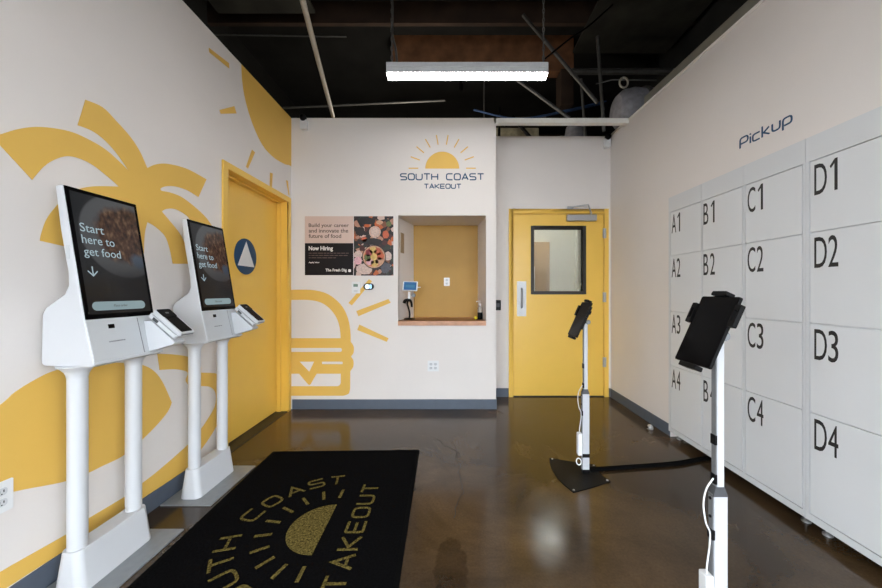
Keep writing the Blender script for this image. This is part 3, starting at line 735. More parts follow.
# oval sensor with lit face
x_, z_ = B_(369.0, 286.6)
t = thing('occupancy_sensor', 'black pill-shaped wall control with pale blue lit face', 'wall control', (x_, YB, z_))
MB().prism(rrect(-0.052, 0.052, -0.033, 0.033, 0.0329, 8), f0, 0, 0.022).build('housing', M_BLACK, t, bevel=0.004)
MB().prism(rrect(-0.036, 0.010, -0.024, 0.024, 0.020, 6), f0, 0.022, 0.0235).build('lit_face', M_LCDWHITE, t)
MB().prism(rrect(0.006, 0.034, -0.022, 0.022, 0.012, 6), f0, 0.022, 0.0232).build('blue_edge', M_LCDBLUE, t)
# black push button on the door wall
t = thing('door_release_switch', 'small black control box on the white wall between partition and rear door', 'switch', (0.520, YD, 1.05))
MB().prism(rrect(-0.036, 0.036, -0.058, 0.058, 0.006), f0, 0, 0.03).build('housing', M_BLACK, t, bevel=0.003)
MB().prism(rrect(-0.020, 0.020, -0.022, 0.022, 0.005), f0, 0.03, 0.034).build('push_pad', M_DGREY, t, bevel=0.001)
# security cameras
def seccam(label, o, rz):
    t = thing('security_camera', label, 'camera', o, 'security cameras on the wall tops', rz)
    MB().prism(rrect(-0.032, 0.032, -0.125, -0.02, 0.012), f0, 0, 0.05).build('mount', M_OUTLET, t, bevel=0.006)
    MB().lathe([(0.012, -0.034), (0.029, -0.022), (0.034, 0), (0.029, 0.02), (0.014, 0.033)], Frame((0, -0.05, -0.01), (1, 0, 0), (0, 0, 1)), 20).build('ball', M_BLACK, t)
    MB().lathe([(0.012, 0), (0.012, 0.006), (0.008, 0.007)], Frame((0, -0.083, -0.01), (1, 0, 0), (0, 0, 1)), 16).build('lens', M_GLOSS, t)
seccam('small security camera at the top of the logo partition near the mural corner', (-1.507, YB, 2.975), 0)
seccam('small security camera in the top corner above the rear door', (1.765, YD, 2.965), 0)

# ================================================================ NICHE
mb = MB().box(NX0+0.001, NX1-0.001, YB-0.012, YB+0.12, 0.856, NZ0).hexa([(NX0+.001, YB+0.12, 0.856), (NX1-.001, YB+0.12, 0.856), (NB1-.001, YN-.001, 0.856), (NB0+.001, YN-.001, 0.856)], [(NX0+.001, YB+0.12, NZ0), (NX1-.001, YB+0.12, NZ0), (NB1-.001, YN-.001, NZ0), (NB0+.001, YN-.001, NZ0)])
tag(mb.build('niche_counter', M_WOOD, bevel=0.002), 'light wood counter slab at the bottom of the pass-through niche', 'counter')
fs_ = Frame((NX0, YB+0.12, 0), Vector((NB0-NX0, YN-YB-0.12, 0)), (0, 0, 1))
tag(MB().prism([(0.02, 1.62), (0.10, 1.62), (0.10, 1.835), (0.02, 1.835)], fs_, 0.0, 0.008).build('tan_notice', M_TAN, smooth=False), 'small tan board on the left side wall inside the niche', 'notice')
# card tablet on its stand
t = thing('payment_stand', 'white payment tablet on a curved black stand in the niche', 'tablet stand', (-0.462, 3.66, NZ0))
MB().lathe([(0.058, 0), (0.058, 0.008), (0.050, 0.013), (0.016, 0.018)], Frame((0, 0, 0), (1, 0, 0), (0, 1, 0)), 28).build('base', M_BLACK, t)
MB().tube(spl([(0.0, 0, 0.012), (0.004, 0, 0.06), (-0.008, 0, 0.12), (-0.022, 0, 0.17), (-0.014, -0.005, 0.20)]), 0.0095, 10).build('stem', M_BLACK, t)
MB().tube(spl([(-0.055, -0.01, 0.178), (-0.04, -0.012, 0.205), (0.0, -0.014, 0.212), (0.022, -0.012, 0.185), (0.028, -0.01, 0.135)]), 0.019, 12, r1=0.011).build('clamp', M_BLACK, t, smooth=True)
MB().box(-0.010, 0.014, -0.02, 0.008, 0.20, 0.30).build('neck', M_OUTLET, t, bevel=0.004)
MB().lathe([(0.020, -0.008), (0.024, 0), (0.020, 0.010)], Frame((0.044, -0.004, 0.262), (1, 0, 0), (0, 0, 1)), 18).build('knob', M_CHAN, t)
fT = Frame((0.012, -0.028, 0.362), (1, 0.05, -0.03), (0.03, 0.42, 1)); 
MB().prism(rrect(-0.080, 0.080, -0.055, 0.055, 0.010), fT, -0.012, 0.0).build('tablet_case', M_OUTLET, t, bevel=0.002)
scn = MB().prism(rrect(-0.067, 0.067, -0.046, 0.046, 0.003), fT, 0.0, 0.001).build('display', M_BLUESCR, t)
MB().prism([(-0.05, -0.018), (0.05, -0.018), (0.05, 0.012), (-0.05, 0.012)], fT, 0.001, 0.0014).build('display_band', M_TEALSCR, scn, smooth=False)
MB().box(0.09, 0.125, -0.032, -0.026, 0.345, 0.352).build('card_slot', M_OUTLET, t)
MB().tube(spl([(0.05, 0, 0.25), (0.058, 0.01, 0.15), (0.052, 0.012, 0.06), (0.056, 0.02, 0.004)]), 0.002, 6).build('cable', M_BLACK, t)
# bottle
t = thing('pump_bottle', 'clear and black pump bottle at the right end of the niche counter', 'bottle', (0.306, 3.70, NZ0))
ff = Frame((0, 0, 0), (1, 0, 0), (0, 1, 0))
MB().lathe([(0.026, 0), (0.028, 0.004), (0.028, 0.072), (0.026, 0.075)], ff, 24).build('label_band', M_BLACK, t)
MB().lathe([(0.026, 0.075), (0.0265, 0.10), (0.024, 0.125), (0.013, 0.142), (0.012, 0.15)], ff, 24).build('body', M_CLEAR, t)
MB().lathe([(0.014, 0.15), (0.014, 0.168), (0.005, 0.170), (0.005, 0.19), (0.009, 0.192), (0.009, 0.204)], ff, 18).tube([(0, 0, 0.198), (-0.035, -0.012, 0.196), (-0.042, -0.014, 0.188)], 0.004, 8).build('pump', M_OUTLET, t)
tag(MB().lathe([(0.006, 0.0), (0.015, 0.004), (0.019, 0.016), (0.015, 0.028), (0.004, 0.034)], Frame((0.258, 3.66, NZ0), (1, 0, 0), (0, 1, 0)), 20).build('yellow_cap', M_LEMON), 'small round yellow cap on the niche counter beside the bottle', 'cap')

# ================================================================ LOCKERS
rows = [(1.498, 1.850), (1.046, 1.491), (0.602, 1.039), (0.092, 0.595)]
cols = [('A', 2.803, 2.434, 2.775, 2.4385), ('B', 2.432, 2.081, 2.421, 2.091), ('C', 2.079, 1.7185, 2.069, 1.735), ('D', 1.7165, 1.348, 1.695, 1.36)]
def cabinet(label, cs):
    Y1, Y0 = cs[0][1], cs[-1][2]; yc = (Y0+Y1)/2; m0, m1 = Y0-yc, Y1-yc
    t = thing('pickup_locker', label, 'locker', (1.808, yc, 0), 'white pickup locker cabinets along the wall')
    MB().box(0, 0.45, m0, m1, 0.0525, 1.978).build('body', M_LOCKBODY, t, bevel=0.002)
    fr_ = MB()
    for L, y1, y0, dy1, dy0 in cs:
        a_, b_ = dy0-yc-0.004, dy1-yc+0.004
        fr_.box(-0.012, -0.0002, y0-yc, a_, 0.0525, 1.978).box(-0.012, -0.0002, b_, y1-yc, 0.0525, 1.978).box(-0.012, -0.0002, a_, b_, 1.855, 1.978).box(-0.012, -0.0002, a_, b_, 0.0525, 0.087)
    fr_.build('face_frame', M_LOCKBODY, t, smooth=False)
    for L, y1, y0, dy1, dy0 in cs:
        for k, (z0, z1) in enumerate(rows):
            dr = MB().box(-0.012, -0.0004, dy0-yc, dy1-yc, z0, z1).build('door', M_LOCK, t, bevel=0.0012)
            fN = Frame((-0.012, 0, 0), (0, -1, 0), (0, 0, 1))
            dr['label'] = 'locker door lettered %s%d' % (L, k+1)
            ys = -(dy1-yc)+{'A': .013, 'B': .008, 'C': .016, 'D': .020}[L]; zt = z1-0.022; dig = str(k+1); hl = 0.150
            mbx = MB(); mbx.text(L, fN, ys, zt-hl, {'A': .054, 'B': .045, 'C': .052, 'D': .056}[L], hl, 0.0, 0.0008)
            mbx.build('letter', M_INK, dr, smooth=False)
            mbx = MB()
            if dig == '1': mbx.prism([(ys+.088, zt-hl), (ys+.101, zt-hl), (ys+.101, zt), (ys+.090, zt), (ys+.068, zt-.030), (ys+.073, zt-.041), (ys+.088, zt-.022)], fN, 0.0, 0.0008)
            else: mbx.text(dig, fN, ys+0.062, zt-hl, 0.042, hl, 0.0, 0.0008)
            mbx.build('number', M_INK, dr, smooth=False)
    for yy in (m0+0.05, m1-0.05):
        for xx in (0.045, 0.40):
            MB().lathe([(0.020, 0), (0.020, 0.008), (0.010, 0.013), (0.007, 0.016), (0.007, 0.0525)], Frame((xx, yy, 0), (1, 0, 0), (0, 1, 0)), 18).build('levelling_foot', M_STEEL, t)
cabinet('white three-column locker cabinet with doors A1 to C4', cols[:3])
cabinet('white locker cabinet with doors D1 to D4, at the near end of the lockers', cols[3:])

# ================================================================ KIOSKS
KX = -1.512
def kiosk(root):
    X = lambda x: x-KX
    hw = 0.157
    fk = Frame((0, 0, 0), (1, 0, 0), (0, 0, 1))          # side view; depth runs towards -y
    prof = [(-1.407, .910), (-1.446, 1.086), (-1.534, 1.625), (-1.560, 1.618), (-1.540, 1.453), (-1.509, 1.275), (-1.508, 1.225), (-1.522, 1.192), (-1.597, 1.137), (-1.609, 1.115), (-1.611, 1.09), (-1.616, .930), (-1.612, .915), (-1.600, .908), (-1.420, .902)]
    body = MB().prism([(X(x), z) for x, z in prof], fk, -hw, hw).build('body', M_WHITE, root, bevel=0.005, seg=3, ang=40)
    # screen lies on the front plane
    p0, p1 = Vector((X(-1.446), 0, 1.0875)), Vector((X(-1.5335), 0, 1.6225))
    up = (p1-p0).normalized(); fs = Frame(p0, (0, 1, 0), up); H = (p1-p0).length
    sc = MB().box(-0.1515, 0.1515, 0.002, H, -0.004, 0.0035, lambda a, b, d: fs(a, b, d)).build('screen', M_GLOSS, root, bevel=0.0015)
    me = bpy.data.meshes.new('picture'); a_, b_ = 0.138, (0.022, H-0.016)
    me.from_pydata([fs(-a_, b_[0], .0039), fs(a_, b_[0], .0039), fs(a_, b_[1], .0039), fs(-a_, b_[1], .0039)], [], [(0, 1, 2, 3)])
    uvl = me.uv_layers.new(name='UVMap')
    for i, u in enumerate(((0, 0), (1, 0), (1, 1), (0, 1))): uvl.data[i].uv = u
    me.materials.append(M_SCREEN); pic = bpy.data.objects.new('picture', me); C.objects.link(pic); pic.parent = sc
    tx = MB()
    for s, zf, w_, hh, dsc in (('Start', 0.655, 0.094, 0.036, 0), ('here to', 0.565, 0.132, 0.036, 0), ('get food', 0.470, 0.152, 0.046, 0.009)):
        MB().text(s, fs, -0.120, zf*H-dsc+0.008, w_, hh, 0.004, 0.0044).build('screen_lettering', M_TEXT, sc, smooth=False)
    tx.prism(ribbon([(-0.098, .405*H), (-0.098, .337*H)], 0.0045), fs, .004, .0044).prism(ribbon([(-0.117, .370*H), (-0.098, .333*H), (-0.079, .370*H)], 0.0045), fs, .004, .0044)
    tx.build('arrow', M_TEXT, sc, smooth=False)
    bt = MB().prism(rrect(-0.122, 0.112, 0.036, 0.073, 0.0184, 8), fs, .004, .0044).build('order_button', M_BTN, sc, smooth=False)
    MB().text('Place order', fs, -0.034, 0.0495, 0.060, 0.0105, .0044, .0047).build('button_lettering', M_DGREY, sc, smooth=False)
    # lower front panel: printer slot, camera window, seams
    q0, q1 = Vector((X(-1.407), 0, .910)), Vector((X(-1.446), 0, 1.086)); fl = Frame(q0, (0, 1, 0), q1-q0); HL = (q1-q0).length
    MB().box(-0.153, 0.062, 0.014, HL-0.004, -0.002, 0.0022, lambda a, b, d: fl(a, b, d)).build('printer_door', M_PANELGREY, root, bevel=0.001)
    MB().box(0.067, 0.153, 0.014, HL-0.004, -0.002, 0.0022, lambda a, b, d: fl(a, b, d)).build('side_panel', M_PANELGREY, root, bevel=0.001)
    MB().box(0.0622, 0.0668, 0.014, HL-0.004, -0.001, 0.0006, lambda a, b, d: fl(a, b, d)).build('panel_seam', M_CHAN, root)
    MB().box(-0.072, -0.046, HL-0.040, HL-0.022, 0, 0.0035, lambda a, b, d: fl(a, b, d)).build('scanner_window', M_GLOSS, root, bevel=0.001)
    MB().box(-0.082, -0.012, HL-0.098, HL-0.093, 0, 0.0022, lambda a, b, d: fl(a, b, d)).build('receipt_slot', M_CHAN, root)
    MB().box(-0.157, 0.157, 0, 0.010, -0.001, 0.006, lambda a, b, d: fl(a, b, d)).build('bottom_lip', M_PANELGREY, root, bevel=0.002)
    MB().box(X(-1.516), X(-1.502), -0.1585, -0.155, 1.33, 1.385).build('side_vent', M_PANELGREY, root, bevel=0.001)
    # columns and foot
    fz = Frame((0, 0, 0), (1, 0, 0), (0, 1, 0))
    for s in (-1, 1):
        fc = Frame((0, 0.12*s, 0), (1, 0, 0), (0, 1, 0))
        cm = MB().lathe([(0.0305, 0.165), (0.0305, 0.905)], fc, 32).build('column', M_WHITE, root)
        MB().lathe([(0.031, 0.855), (0.033, 0.868), (0.038, 0.880), (0.048, 0.893), (0.060, 0.902), (0.061, 0.9065)], fc, 32).build('collar', M_WHITE, cm)
    # flared foot with rounded ends
    lo, hi = rrect(-0.060, 0.060, -0.166, 0.166, 0.032, 6), rrect(-0.039, 0.039, -0.157, 0.157, 0.03, 6)
    bm_ = MB(); b = bm_.bm
    A = [b.verts.new((p[0], p[1], 0.008)) for p in lo]; B = [b.verts.new((p[0], p[1], 0.172)) for p in hi]; n = len(A)
    b.faces.new(A[::-1]); b.faces.new(B)
    for i in range(n): b.faces.new((A[i], A[(i+1) % n], B[(i+1) % n], B[i]))
    bm_.build('foot', M_WHITE, root, bevel=0.003)
    MB().box(X(-1.636), X(-1.350), -0.213, 0.218, 0, 0.008).build('floor_plate', M_PLATE, root, bevel=0.002)
    # cradle for the payment terminal, a wedge on the front at the far side
    bx = Vector((0.118, 0, -0.103)).normalized()
    ft = Frame(Vector((X(-1.372), 0.12, 1.114)), (0, 1, 0), -bx)   # bx runs up the slope, normal outwards
    wd_ = [(X(-1.435), 1.066), (X(-1.400), 1.066), (X(-1.290), .966), (X(-1.300), .955), (X(-1.412), .922)]
    MB().prism(wd_, fk, -0.152, -0.088).build('terminal_cradle', M_WHITE, root, bevel=0.003)
    return ft
K1Y, K2Y = 1.485, 2.105
k1 = thing('ordering_kiosk', 'white self-order kiosk nearest the camera, beside the wall outlet', 'kiosk', (KX, K1Y, 0), 'white ordering kiosks along the mural wall')
ft = kiosk(k1)
k2 = copy_tree(k1); k2.location = (KX, K2Y, 0); k2['label'] = 'white self-order kiosk standing next to the yellow side door'
def terminal(label, y):
    t = thing('payment_terminal', label, 'card reader', (KX, y, 0), 'card readers on the kiosks')
    g = Frame(ft.o, ft.ax, ft.bx)
    MB().prism(rrect(-0.041, 0.041, -0.162, 0.008, 0.010), g, -0.020, 0).build('housing', M_WHITE, t, bevel=0.004, seg=3)
    MB().prism(rrect(-0.037, 0.037, -0.156, 0.004, 0.008), g, -0.024, -0.0205).build('shadow_gap', M_CHAN, t)
    MB().prism(rrect(-0.042, 0.042, -0.150, 0.012, 0.010), g, -0.042, -0.0245).build('tray', M_WHITE, t, bevel=0.004, seg=3)
    MB().prism(rrect(-0.037, 0.037, -0.050, 0.004, 0.008), g, 0.0, 0.0030).build('reader_face', M_BLACK, t, bevel=0.001)
    MB().prism(rrect(-0.033, 0.033, -0.152, -0.047, 0.004), g, 0.0, 0.0016).build('display', M_GLOSS, t)
    MB().prism(rrect(-0.009, 0.009, -0.027, -0.018, 0.003), g, 0.003, 0.0036).build('contactless_mark', M_CHAN, t)
    MB().prism(rrect(-0.036, 0.036, -0.1635, -0.160, 0.0015), g, -0.012, -0.007).build('card_slot', M_CHAN, t)
    MB().prism([(-0.0432, -0.045), (-0.0415, -0.045), (-0.0415, -0.012), (-0.0432, -0.020)], g, -0.040, -0.027).build('latch', M_DGREY, t)
terminal('white card reader with black face on the nearest kiosk', K1Y)
terminal('white card reader with black face on the kiosk by the yellow side door', K2Y)

# ================================================================ FLOOR MAT
far0, far1 = G_(273, 452), G_(419, 452)
ang = math.atan2(-1.313+1.342, 1.370-2.535)            # slight turn of the mat
dirY = Vector((-1.342+1.313, 2.535-1.370, 0)).normalized(); dirX = Vector((dirY.y, -dirY.x, 0))
P0 = Vector((far0[0], far0[1], 0)); Wm = 1.098; Lm = 1.66
t = thing('floor_mat', 'black entrance mat with gold sun logo lying beside the kiosks', 'mat', P0 + dirX*Wm/2 - dirY*Lm/2)
fm = Frame((0, 0, 0), dirX, dirY)
MB().prism(rrect(-Wm/2, Wm/2, -Lm/2, Lm/2, 0.012), fm, 0, 0.005).build('rubber_border', M_RUBBER, t, bevel=0.002)
MB().prism(rrect(-Wm/2+.022, Wm/2-.022, -Lm/2+.022, Lm/2-.022, 0.008), fm, 0.005, 0.0085).build('pile', M_MAT, t)
ctr = Vector((-0.640, 1.712, 0)) - t.location; ctr.z = 0
fl_ = Frame(ctr, dirY, -dirX)                          # lettering reads along the room's length
MB().prism(arc(0, 0, 0.182, 0, 180, 40), fl_, 0.0085, 0.0095).build('sun_disc', M_GOLD, t, smooth=False)
for k in range(10):
    a = math.radians(20*k); ca, sa = math.cos(a), math.sin(a)
    MB().prism(ribbon([(ca*.245, sa*.245+.006), (ca*.325, sa*.325+.006)], 0.016), fl_, 0.0085, 0.0095).build('sun_ray', M_GOLD, t, smooth=False)
mb = MB(); hL = 0.085
wl = 0.085
for i, ch in enumerate('TAKEOUT'):
    for pts, cl_ in glyph(ch, 1.0):
        mb.prism(ribbon([(-0.375+i*0.112+p[0]*wl*0.92, -0.195+p[1]*hL) for p in pts], 0.0135, cl_), fl_, 0.0085, 0.0095)
mb.build('takeout_lettering', M_GOLD, t, smooth=False)
for word, aa in (('SOUTH', (169, 152, 135, 119, 103)), ('COAST', (76, 59.5, 42.5, 26, 10))):
    mb = MB()
    for ch, a in zip(word, aa):
        r0 = 0.395; A = math.radians(a); rad = Vector((math.cos(A), math.sin(A))); tan = Vector((math.sin(A), -math.cos(A)))
        for pts, cl_ in glyph(ch, 1.0):
            P = []
            for p in pts:
                c2 = rad*(r0+p[1]*hL) + tan*((p[0]-0.5)*wl); P.append((c2.x, c2.y))
            mb.prism(ribbon(P, 0.0135, cl_), fl_, 0.0085, 0.0095)
    mb.build(word.lower()+'_lettering', M_GOLD, t, smooth=False)

# ================================================================ TABLET STANDS
SX = 0.882
def stand(label, y, dz):
    t = thing('tablet_stand', label, 'tablet stand', (SX, y, 0), 'white tablet floor stands')
    fz = Frame((0, 0, 0), (1, 0, 0), (0, 1, 0))
    edge = spl([(-.181, .201), (-.205, .06), (-.198, -.09), (-.158, -.219)]) + spl([(-.158, -.219), (-.02, -.165), (.120, -.099)])[1:] + spl([(.120, -.099), (.092, -.01), (.108, .105)])[1:] + spl([(.108, .105), (-.03, .145), (-.181, .201)])[1:-1]
    MB().prism(edge, fz, 0, 0.006).build('base_plate', M_BLACKM, t, bevel=0.0015)
    for x, yy in ((-.165, .182), (-.148, -.198), (.103, -.092), (.094, .092)):
        MB().lathe([(0.007, 0.006), (0.007, 0.008), (0.003, 0.0095)], Frame((x, yy, 0), (1, 0, 0), (0, 1, 0)), 12).build('screw', M_STEEL, t)
    lo = MB().box(-0.022, 0.022, -0.0125, 0.0125, 0.03, 0.535).build('lower_post', M_POST, t, bevel=0.002)
    MB().box(-0.023, 0.023, -0.0135, 0.0135, 0.006, 0.032).build('post_shoe', M_BLACK, t, bevel=0.002)
    MB().box(-0.0225, 0.0225, -0.013, 0.013, 0.11, 0.135).build('cable_tie', M_BLACK, t, bevel=0.001)
    MB().box(-0.0255, -0.022, -0.0095, 0.0095, 0.03, 0.535).build('cable_channel', M_CHAN, lo)
    upm = MB().box(-0.0115, 0.0115, -0.0115, 0.0115, 0.535, 1.045+dz).build('upper_post', M_POST, t, bevel=0.002)
    MB().box(-0.015, -0.0115, -0.0095, 0.0095, 0.56, 1.03+dz).build('cable_channel', M_CHAN, upm)
    MB().hexa([(-.026, -.014, .528), (.023, -.014, .528), (.023, .014, .528), (-.026, .014, .528)], [(-.017, -.0125, .560), (.0125, -.0125, .560), (.0125, .0125, .560), (-.017, .0125, .560)]).build('collar', M_DGREY, t, bevel=0.001)
    for z in (0.712, 0.583): MB().box(-0.0185, -0.008, -0.0105, 0.0105, z-0.016, z+0.016).build('cable_clip', M_BLACK, upm, bevel=0.001)
    MB().box(-0.0285, -0.018, -0.0125, 0.011, 0.385, 0.418).build('cable_clip', M_BLACK, lo, bevel=0.001)
    for z in (0.53, 0.47): MB().lathe([(0.005, 0), (0.005, 0.003)], Frame((-0.0255, 0, z-.012), (0, -1, 0), (0, 0, 1)), 12).build('grommet', M_BLACK, lo)
    # head: bracket behind the tablet
    pb_, pt_ = Vector((-0.0885, 0.005, 0.9626+dz)), Vector((0.011, 0.005, 1.185+dz)); up = (pt_-pb_).normalized()
    fh = Frame((pb_+pt_)/2, (0, -1, 0), up)      # normal faces -x and up
    MB().tube([(0, 0.005, 1.03+dz), (0.0, 0.005, 1.062+dz), fh(0, -0.01, -0.03)], 0.010, 12).build('neck', M_BLACK, t)
    MB().lathe([(0.014, -.004), (0.016, 0), (0.014, .004)], Frame((0.014, -0.012, 1.055+dz), (1, 0, 0), (0, 0, 1)), 14).build('tilt_knob', M_CHAN, t)
    hb = MB().box(-0.05, 0.05, -0.06, 0.06, -0.030, -0.0105, lambda a, b, d: fh(a, b, d)).box(-0.012, 0.012, -0.125, 0.125, -0.022, -0.0105, lambda a, b, d: fh(a, b, d)).box(-0.088, 0.088, 0.045, 0.070, -0.022, -0.0105, lambda a, b, d: fh(a, b, d))
    hb = hb.build('bracket', M_BLACK, t, bevel=0.003)
    for s in (-1, 1):      # side clips with a slot
        a0_, a1_ = sorted((s*0.0815, s*0.104)); b0_, b1_ = 0.020, 0.094
        MB().prism([rrect(a0_, a1_, b0_, b1_, 0.004), rrect(a0_+.006, a1_-.005, b0_+.018, b1_-.018, 0.003)], fh, -0.008, 0.006).build('side_clip', M_BLACK, hb, bevel=0.0015)
    MB().prism(rrect(-0.032, 0.032, 0.1225, 0.138, 0.006), fh, -0.020, 0.009).build('top_clip', M_BLACK, hb, bevel=0.002)
    MB().prism(rrect(-0.042, 0.034, -0.138, -0.1225, 0.004), fh, -0.020, 0.007).build('bottom_clip', M_BLACK, hb, bevel=0.002)
    # white lead and power adapter strapped to the post
    MB().tube(spl([(-0.019, -0.004, 0.585), (-0.042, -0.004, 0.55), (-0.052, -0.004, 0.50), (-0.044, -0.004, 0.44), (-0.030, -0.004, 0.405), (-0.032, -0.004, 0.36), (-0.040, -0.004, 0.30), (-0.042, -0.004, 0.265)]), 0.0026, 8).build('white_lead', M_OUTLET, t)
    MB().box(-0.053, -0.026, -0.018, 0.018, 0.125, 0.27).build('power_adapter', M_OUTLET, t, bevel=0.004)
    MB().tube([(-0.048+0.016*math.cos(2*PI*k/16), -0.012+0.006*math.sin(2*PI*k/16), 0.085+0.019*math.sin(2*PI*k/16)) for k in range(16)], 0.0035, 8, closed=True).build('cable_loop', M_OUTLET, t)
    return fh
def tablet(label, y, fh):
    t = thing('tablet_computer', label, 'tablet', (SX, y, 0), 'tablets on the floor stands')
    MB().prism(rrect(-0.0805, 0.0805, -0.1215, 0.1215, 0.006), fh, -0.0095, 0).build('case', M_BLACK, t, bevel=0.0015)
    MB().prism(rrect(-0.0785, 0.0785, -0.1195, 0.1195, 0.005), fh, 0, 0.001).build('screen', M_GLOSS, t)
for y, dz, a, b in ((2.235, -0.053, 'white tablet stand on a black floor plate in front of the yellow rear door', 'black tablet seen nearly edge-on in front of the yellow rear door'), (1.12, 0.0, 'white tablet stand nearest the camera in front of the lockers', 'black tablet facing sideways in front of the A and B lockers')):
    fh = stand(a, y, dz); tablet(b, y, fh)
# cord cover running from the far stand under the lockers
mb = MB()
for dy in (-0.009, 0.009):
    mb.tube(spl([(0.925, 2.255+dy, 0.0172), (1.0, 2.27+dy, 0.012), (1.25, 2.305+dy, 0.010), (1.55, 2.345+dy*1.3, 0.010), (1.78, 2.41+dy, 0.010), (1.86, 2.43+dy, 0.010)]), 0.010, 8)
tag(mb.build('power_cord', M_RUBBER), 'thick black cord running across the floor to the lockers', 'cord')
# dome door stop on the floor
t = thing('door_stop', 'small silver dome door stop on the floor near the baseboard', 'door stop', (1.735, 2.96, 0))
MB().lathe([(0.024, 0), (0.026, 0.004), (0.024, 0.022), (0.016, 0.036), (0.004, 0.041)], Frame((0, 0, 0), (1, 0, 0), (0, 1, 0)), 22).build('dome', M_STEEL, t)
MB().box(-0.029, -0.020, -0.012, 0.012, 0.010, 0.026).build('bumper', M_RUBBER, t, bevel=0.002)

# ================================================================ PENDANT AND CEILING PIECES
t = thing('pendant_light', 'long white linear pendant lamp hanging on chains under the black ceiling', 'lamp', (0.115, 2.585, 2.853), 'linear pendant lamps')
MB().box(-0.612, 0.612, -0.038, 0.038, 0.003, 0.082).box(-0.612, 0.612, -0.040, 0.040, 0.044, 0.050).build('housing', mat('lamp_housing_grey', (0.6, 0.61, 0.63), 0.45, 0.1), t, bevel=0.003)
MB().box(-0.606, 0.606, -0.0355, 0.0355, -0.012, 0.0028).build('diffuser', M_LAMP, t)
for x in (-0.575, 0.585):
    mb = MB()
    for k in range(58):
        z = 0.086+0.036*k; e = 0.021
        pts = [(0.007*math.cos(2*PI*j/10), e*math.sin(2*PI*j/10)) for j in range(10)]
        mb.tube([(x+(p[0] if k % 2 else 0), (0 if k % 2 else p[0]), z+p[1]+0.016) for p in pts], 0.0042, 6, closed=True)
    mb.build('chain', M_PIPE, t)
MB().tube(spl([(-0.535, 0, 0.08), (-0.545, 0, 0.20), (-0.575, 0.02, 0.35), (-0.57, 0.01, 0.6), (-0.575, 0, 1.2), (-0.575, 0, 2.14)]), 0.009, 8).build('power_lead', M_PIPE, t)

for y, lab in ((0.30, 'added white linear pendant lamp over the camera, out of view, next towards the street'), (-2.0, 'added white linear pendant lamp, out of view, nearest the street windows')):
    c2 = copy_tree(t); c2.location = (0.11, y, 2.853); c2['label'] = lab  # unseen copies of the pendant, added to brighten the side walls

def pipe(name, pts, r, m, label, cat, group=None, n=12):
    return tag(MB().tube(pts, r, n).build(name, m), label, cat, group)
pipe('conduit', [(-1.232, 3.50, 3.02), (-1.05, 2.65, 3.02), (-0.93, 2.10, 3.02), (-0.55, 0.3, 3.02)], 0.019, M_PIPELIGHT, 'pale conduit running over the room from the logo partition', 'pipe')
pipe('strut', [(0.885, 4.20, 4.64), (1.66, 3.86, 3.36)], 0.022, M_PIPE, 'grey strut slanting down right of the pendant lamp', 'strut')
pipe('strut', [(0.72, 4.3, 3.98), (1.43, 4.12, 3.32)], 0.020, M_PIPE, 'lower grey strut slanting behind the header bar', 'strut')
pipe('strut', [(1.73, 4.02, 4.24), (1.80, 4.0, 3.10)], 0.020, M_PIPE, 'upright grey rod left of the duct', 'strut')
pipe('hanger_rod', [(1.66, 4.35, 3.94), (1.70, 4.3, 3.15)], 0.018, M_PIPE, 'thin upright rod behind the slanting strut', 'strut')
pipe('sprinkler_pipe', [(1.62, 4.6, 4.20), (3.1, 4.6, 4.20)], 0.04, M_PIPE, 'horizontal grey pipe high over the duct', 'pipe')
pipe('sprinkler_pipe', [(-3.1, 4.8, 3.78), (-0.1, 4.8, 3.92)], 0.014, M_PIPE, 'thin pipe behind the pendant lamp, sloping slightly', 'pipe')
pipe('sprinkler_pipe', [(-3.1, 5.75, 3.98), (0.4, 5.75, 4.14), (1.6, 5.75, 4.18)], 0.014, M_PIPE, 'thin pipe just above the logo partition', 'pipe')
pipe('sprinkler_pipe', [(-3.1, 4.0, 4.25), (-1.25, 4.0, 4.22)], 0.008, M_PIPE, 'thin rod above the corner sun graphic', 'pipe')
pipe('hanger_rod', [(0.475, 5.0, 4.47), (0.475, 5.0, 3.0)], 0.010, M_PIPE, 'thin hanger rod left of the slanting strut', 'rod')
pipe('hanger_rod', [(0.12, 5.2, 4.9), (0.14, 5.2, 4.30)], 0.03, M_BLACK, 'short black hanger in front of the timber beam', 'rod')
pipe('cable', spl([(-0.32, 3.4, 4.9), (-0.28, 3.4, 4.35), (-0.18, 3.4, 4.18), (0.0, 3.42, 4.24), (0.12, 3.4, 4.28), (0.25, 3.4, 4.30)]), 0.008, M_PIPE, 'thin cable looping down over the pendant lamp', 'cable')
pipe('cable', spl([(1.9, 4.0, 4.6), (1.62, 4.0, 4.35), (1.40, 4.0, 4.20), (1.1, 4.0, 3.96)]), 0.010, M_BLACK, 'black cable swagged above the slanting strut', 'cable')
for k, (dz, lab) in enumerate(((0, 'lower of two blue cables sagging over the header bar'), (0.05, 'upper of two blue cables sagging over the header bar'))):
    pipe('data_cable', spl([(0.3, 4.6+dz*2, 3.68+dz), (0.9, 4.6+dz*2, 3.56+dz), (1.5, 4.6+dz*2, 3.66+dz*0.6), (2.1, 4.6+dz*2, 3.80+dz*0.4)]), 0.011, M_BLUEC, lab, 'cable')
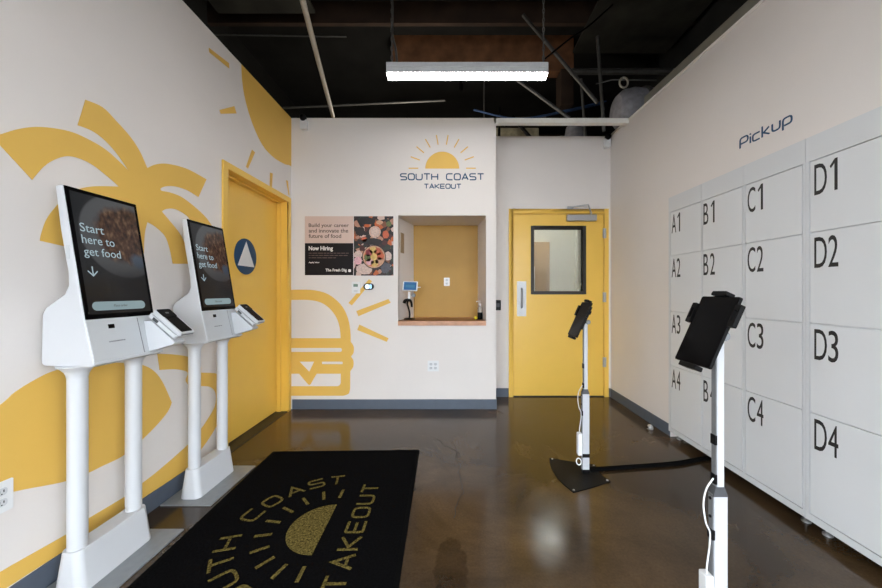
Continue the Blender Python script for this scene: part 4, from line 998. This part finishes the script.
# jacketed duct with its strap
t = thing('air_duct', 'grey jacketed round duct end above the right wall', 'duct', (1.84, 3.80, 3.245))
fd = Frame((0, 0, 0), (0, 1, 0), (0, 0, 1))
MB().lathe([(0.05, -0.02), (0.15, 0.0), (0.205, 0.06), (0.225, 0.16), (0.215, 0.30), (0.225, 0.45), (0.225, 1.2)], fd, 36).build('jacket', M_DUCT, t)
MB().lathe([(0.232, 0.265), (0.236, 0.27), (0.236, 0.30), (0.232, 0.305)], fd, 36).build('strap', M_PIPE, t)
MB().tube([(0.03+0.045*math.cos(2*PI*k/18), -0.12, 0.235+0.055*math.sin(2*PI*k/18)) for k in range(18)], 0.011, 8, closed=True).build('ring', M_PIPELIGHT, t)
pipe('hanging_chain', [(1.66, 3.9, 3.60), (1.80, 3.8, 3.585), (2.3, 3.8, 3.58)], 0.008, M_PIPE, 'short chain running to the duct ring', 'chain')
MBX = Frame((1.82, 5.0, 3.55), (1, 0, 0), (0, 1, 0))
tag(MB().lathe([(0.13, -0.75), (0.14, -0.30), (0.13, -0.17), (0.15, -0.05), (0.13, 0.08), (0.06, 0.16), (0.02, 0.18)], MBX, 20).build('wrapped_bundle', M_DUCT), 'pale wrapped bundle seen through the gap over the rear door', 'bundle')
pipe('brace', [(0.95, 5.3, 3.95), (1.90, 5.3, 2.83)], 0.03, M_BLACK, 'short dark brace seen through the gap over the rear door', 'brace')
pipe('brace', [(0.74, 5.3, 2.80), (0.74, 5.3, 4.1)], 0.02, M_BLACK, 'upright dark post seen through the gap beside the partition', 'brace')

# ================================================================ LIGHT AND CAMERA
w = bpy.data.worlds.new('overcast_sky'); w.use_nodes = True; bpy.context.scene.world = w
bg = w.node_tree.nodes['Background']; bg.inputs['Color'].default_value = (0.86, 0.93, 1.0, 1); bg.inputs['Strength'].default_value = SKY
def portal(name, loc, rot, w_):
    la = bpy.data.lights.new(name, 'AREA'); la.shape = 'RECTANGLE'; la.size = w_; la.size_y = 2.6; la.cycles.is_portal = True
    o = bpy.data.objects.new(name, la); C.objects.link(o); o.location = loc; o.rotation_euler = rot
portal('street_window_portal', (0, FY+0.02, 1.43), (PI/2, 0, PI), 3.6)
portal('added_side_window_portal', (-1.80, (FY+SW)/2, 1.43), (PI/2, 0, PI/2), SW-FY)
portal('added_side_window_portal', (1.80, (FY+SW)/2, 1.43), (PI/2, 0, -PI/2), SW-FY)
kl = bpy.data.lights.new('added_kitchen_lamp', 'POINT'); kl.energy = 40; kl.color = (1, .9, .75); kl.shadow_soft_size = 0.15  # unseen lamp added behind the partition to light the roof gap
ko = bpy.data.objects.new('added_kitchen_lamp', kl); C.objects.link(ko); ko.location = (-0.6, 4.6, 2.9)

cam = bpy.data.cameras.new('camera'); co = bpy.data.objects.new('camera', cam); C.objects.link(co)
co.location = (0, 0, EYE); co.rotation_euler = (PI/2, 0, 0)
cam.sensor_width = 36; cam.lens = 36*F/882; cam.shift_x = -(CX-441)/882; cam.shift_y = (CY-294)/882
cam.clip_start = 0.02
s = bpy.context.scene; s.camera = co
s.view_settings.view_transform = 'Standard'; s.view_settings.look = 'None'; s.view_settings.gamma = 1; s.view_settings.use_curve_mapping = False
s.view_settings.exposure = EXPO
s.cycles.use_denoising = True
s.cycles.max_bounces = 10; s.cycles.caustics_reflective = False; s.cycles.caustics_refractive = False; s.cycles.sample_clamp_indirect = 6
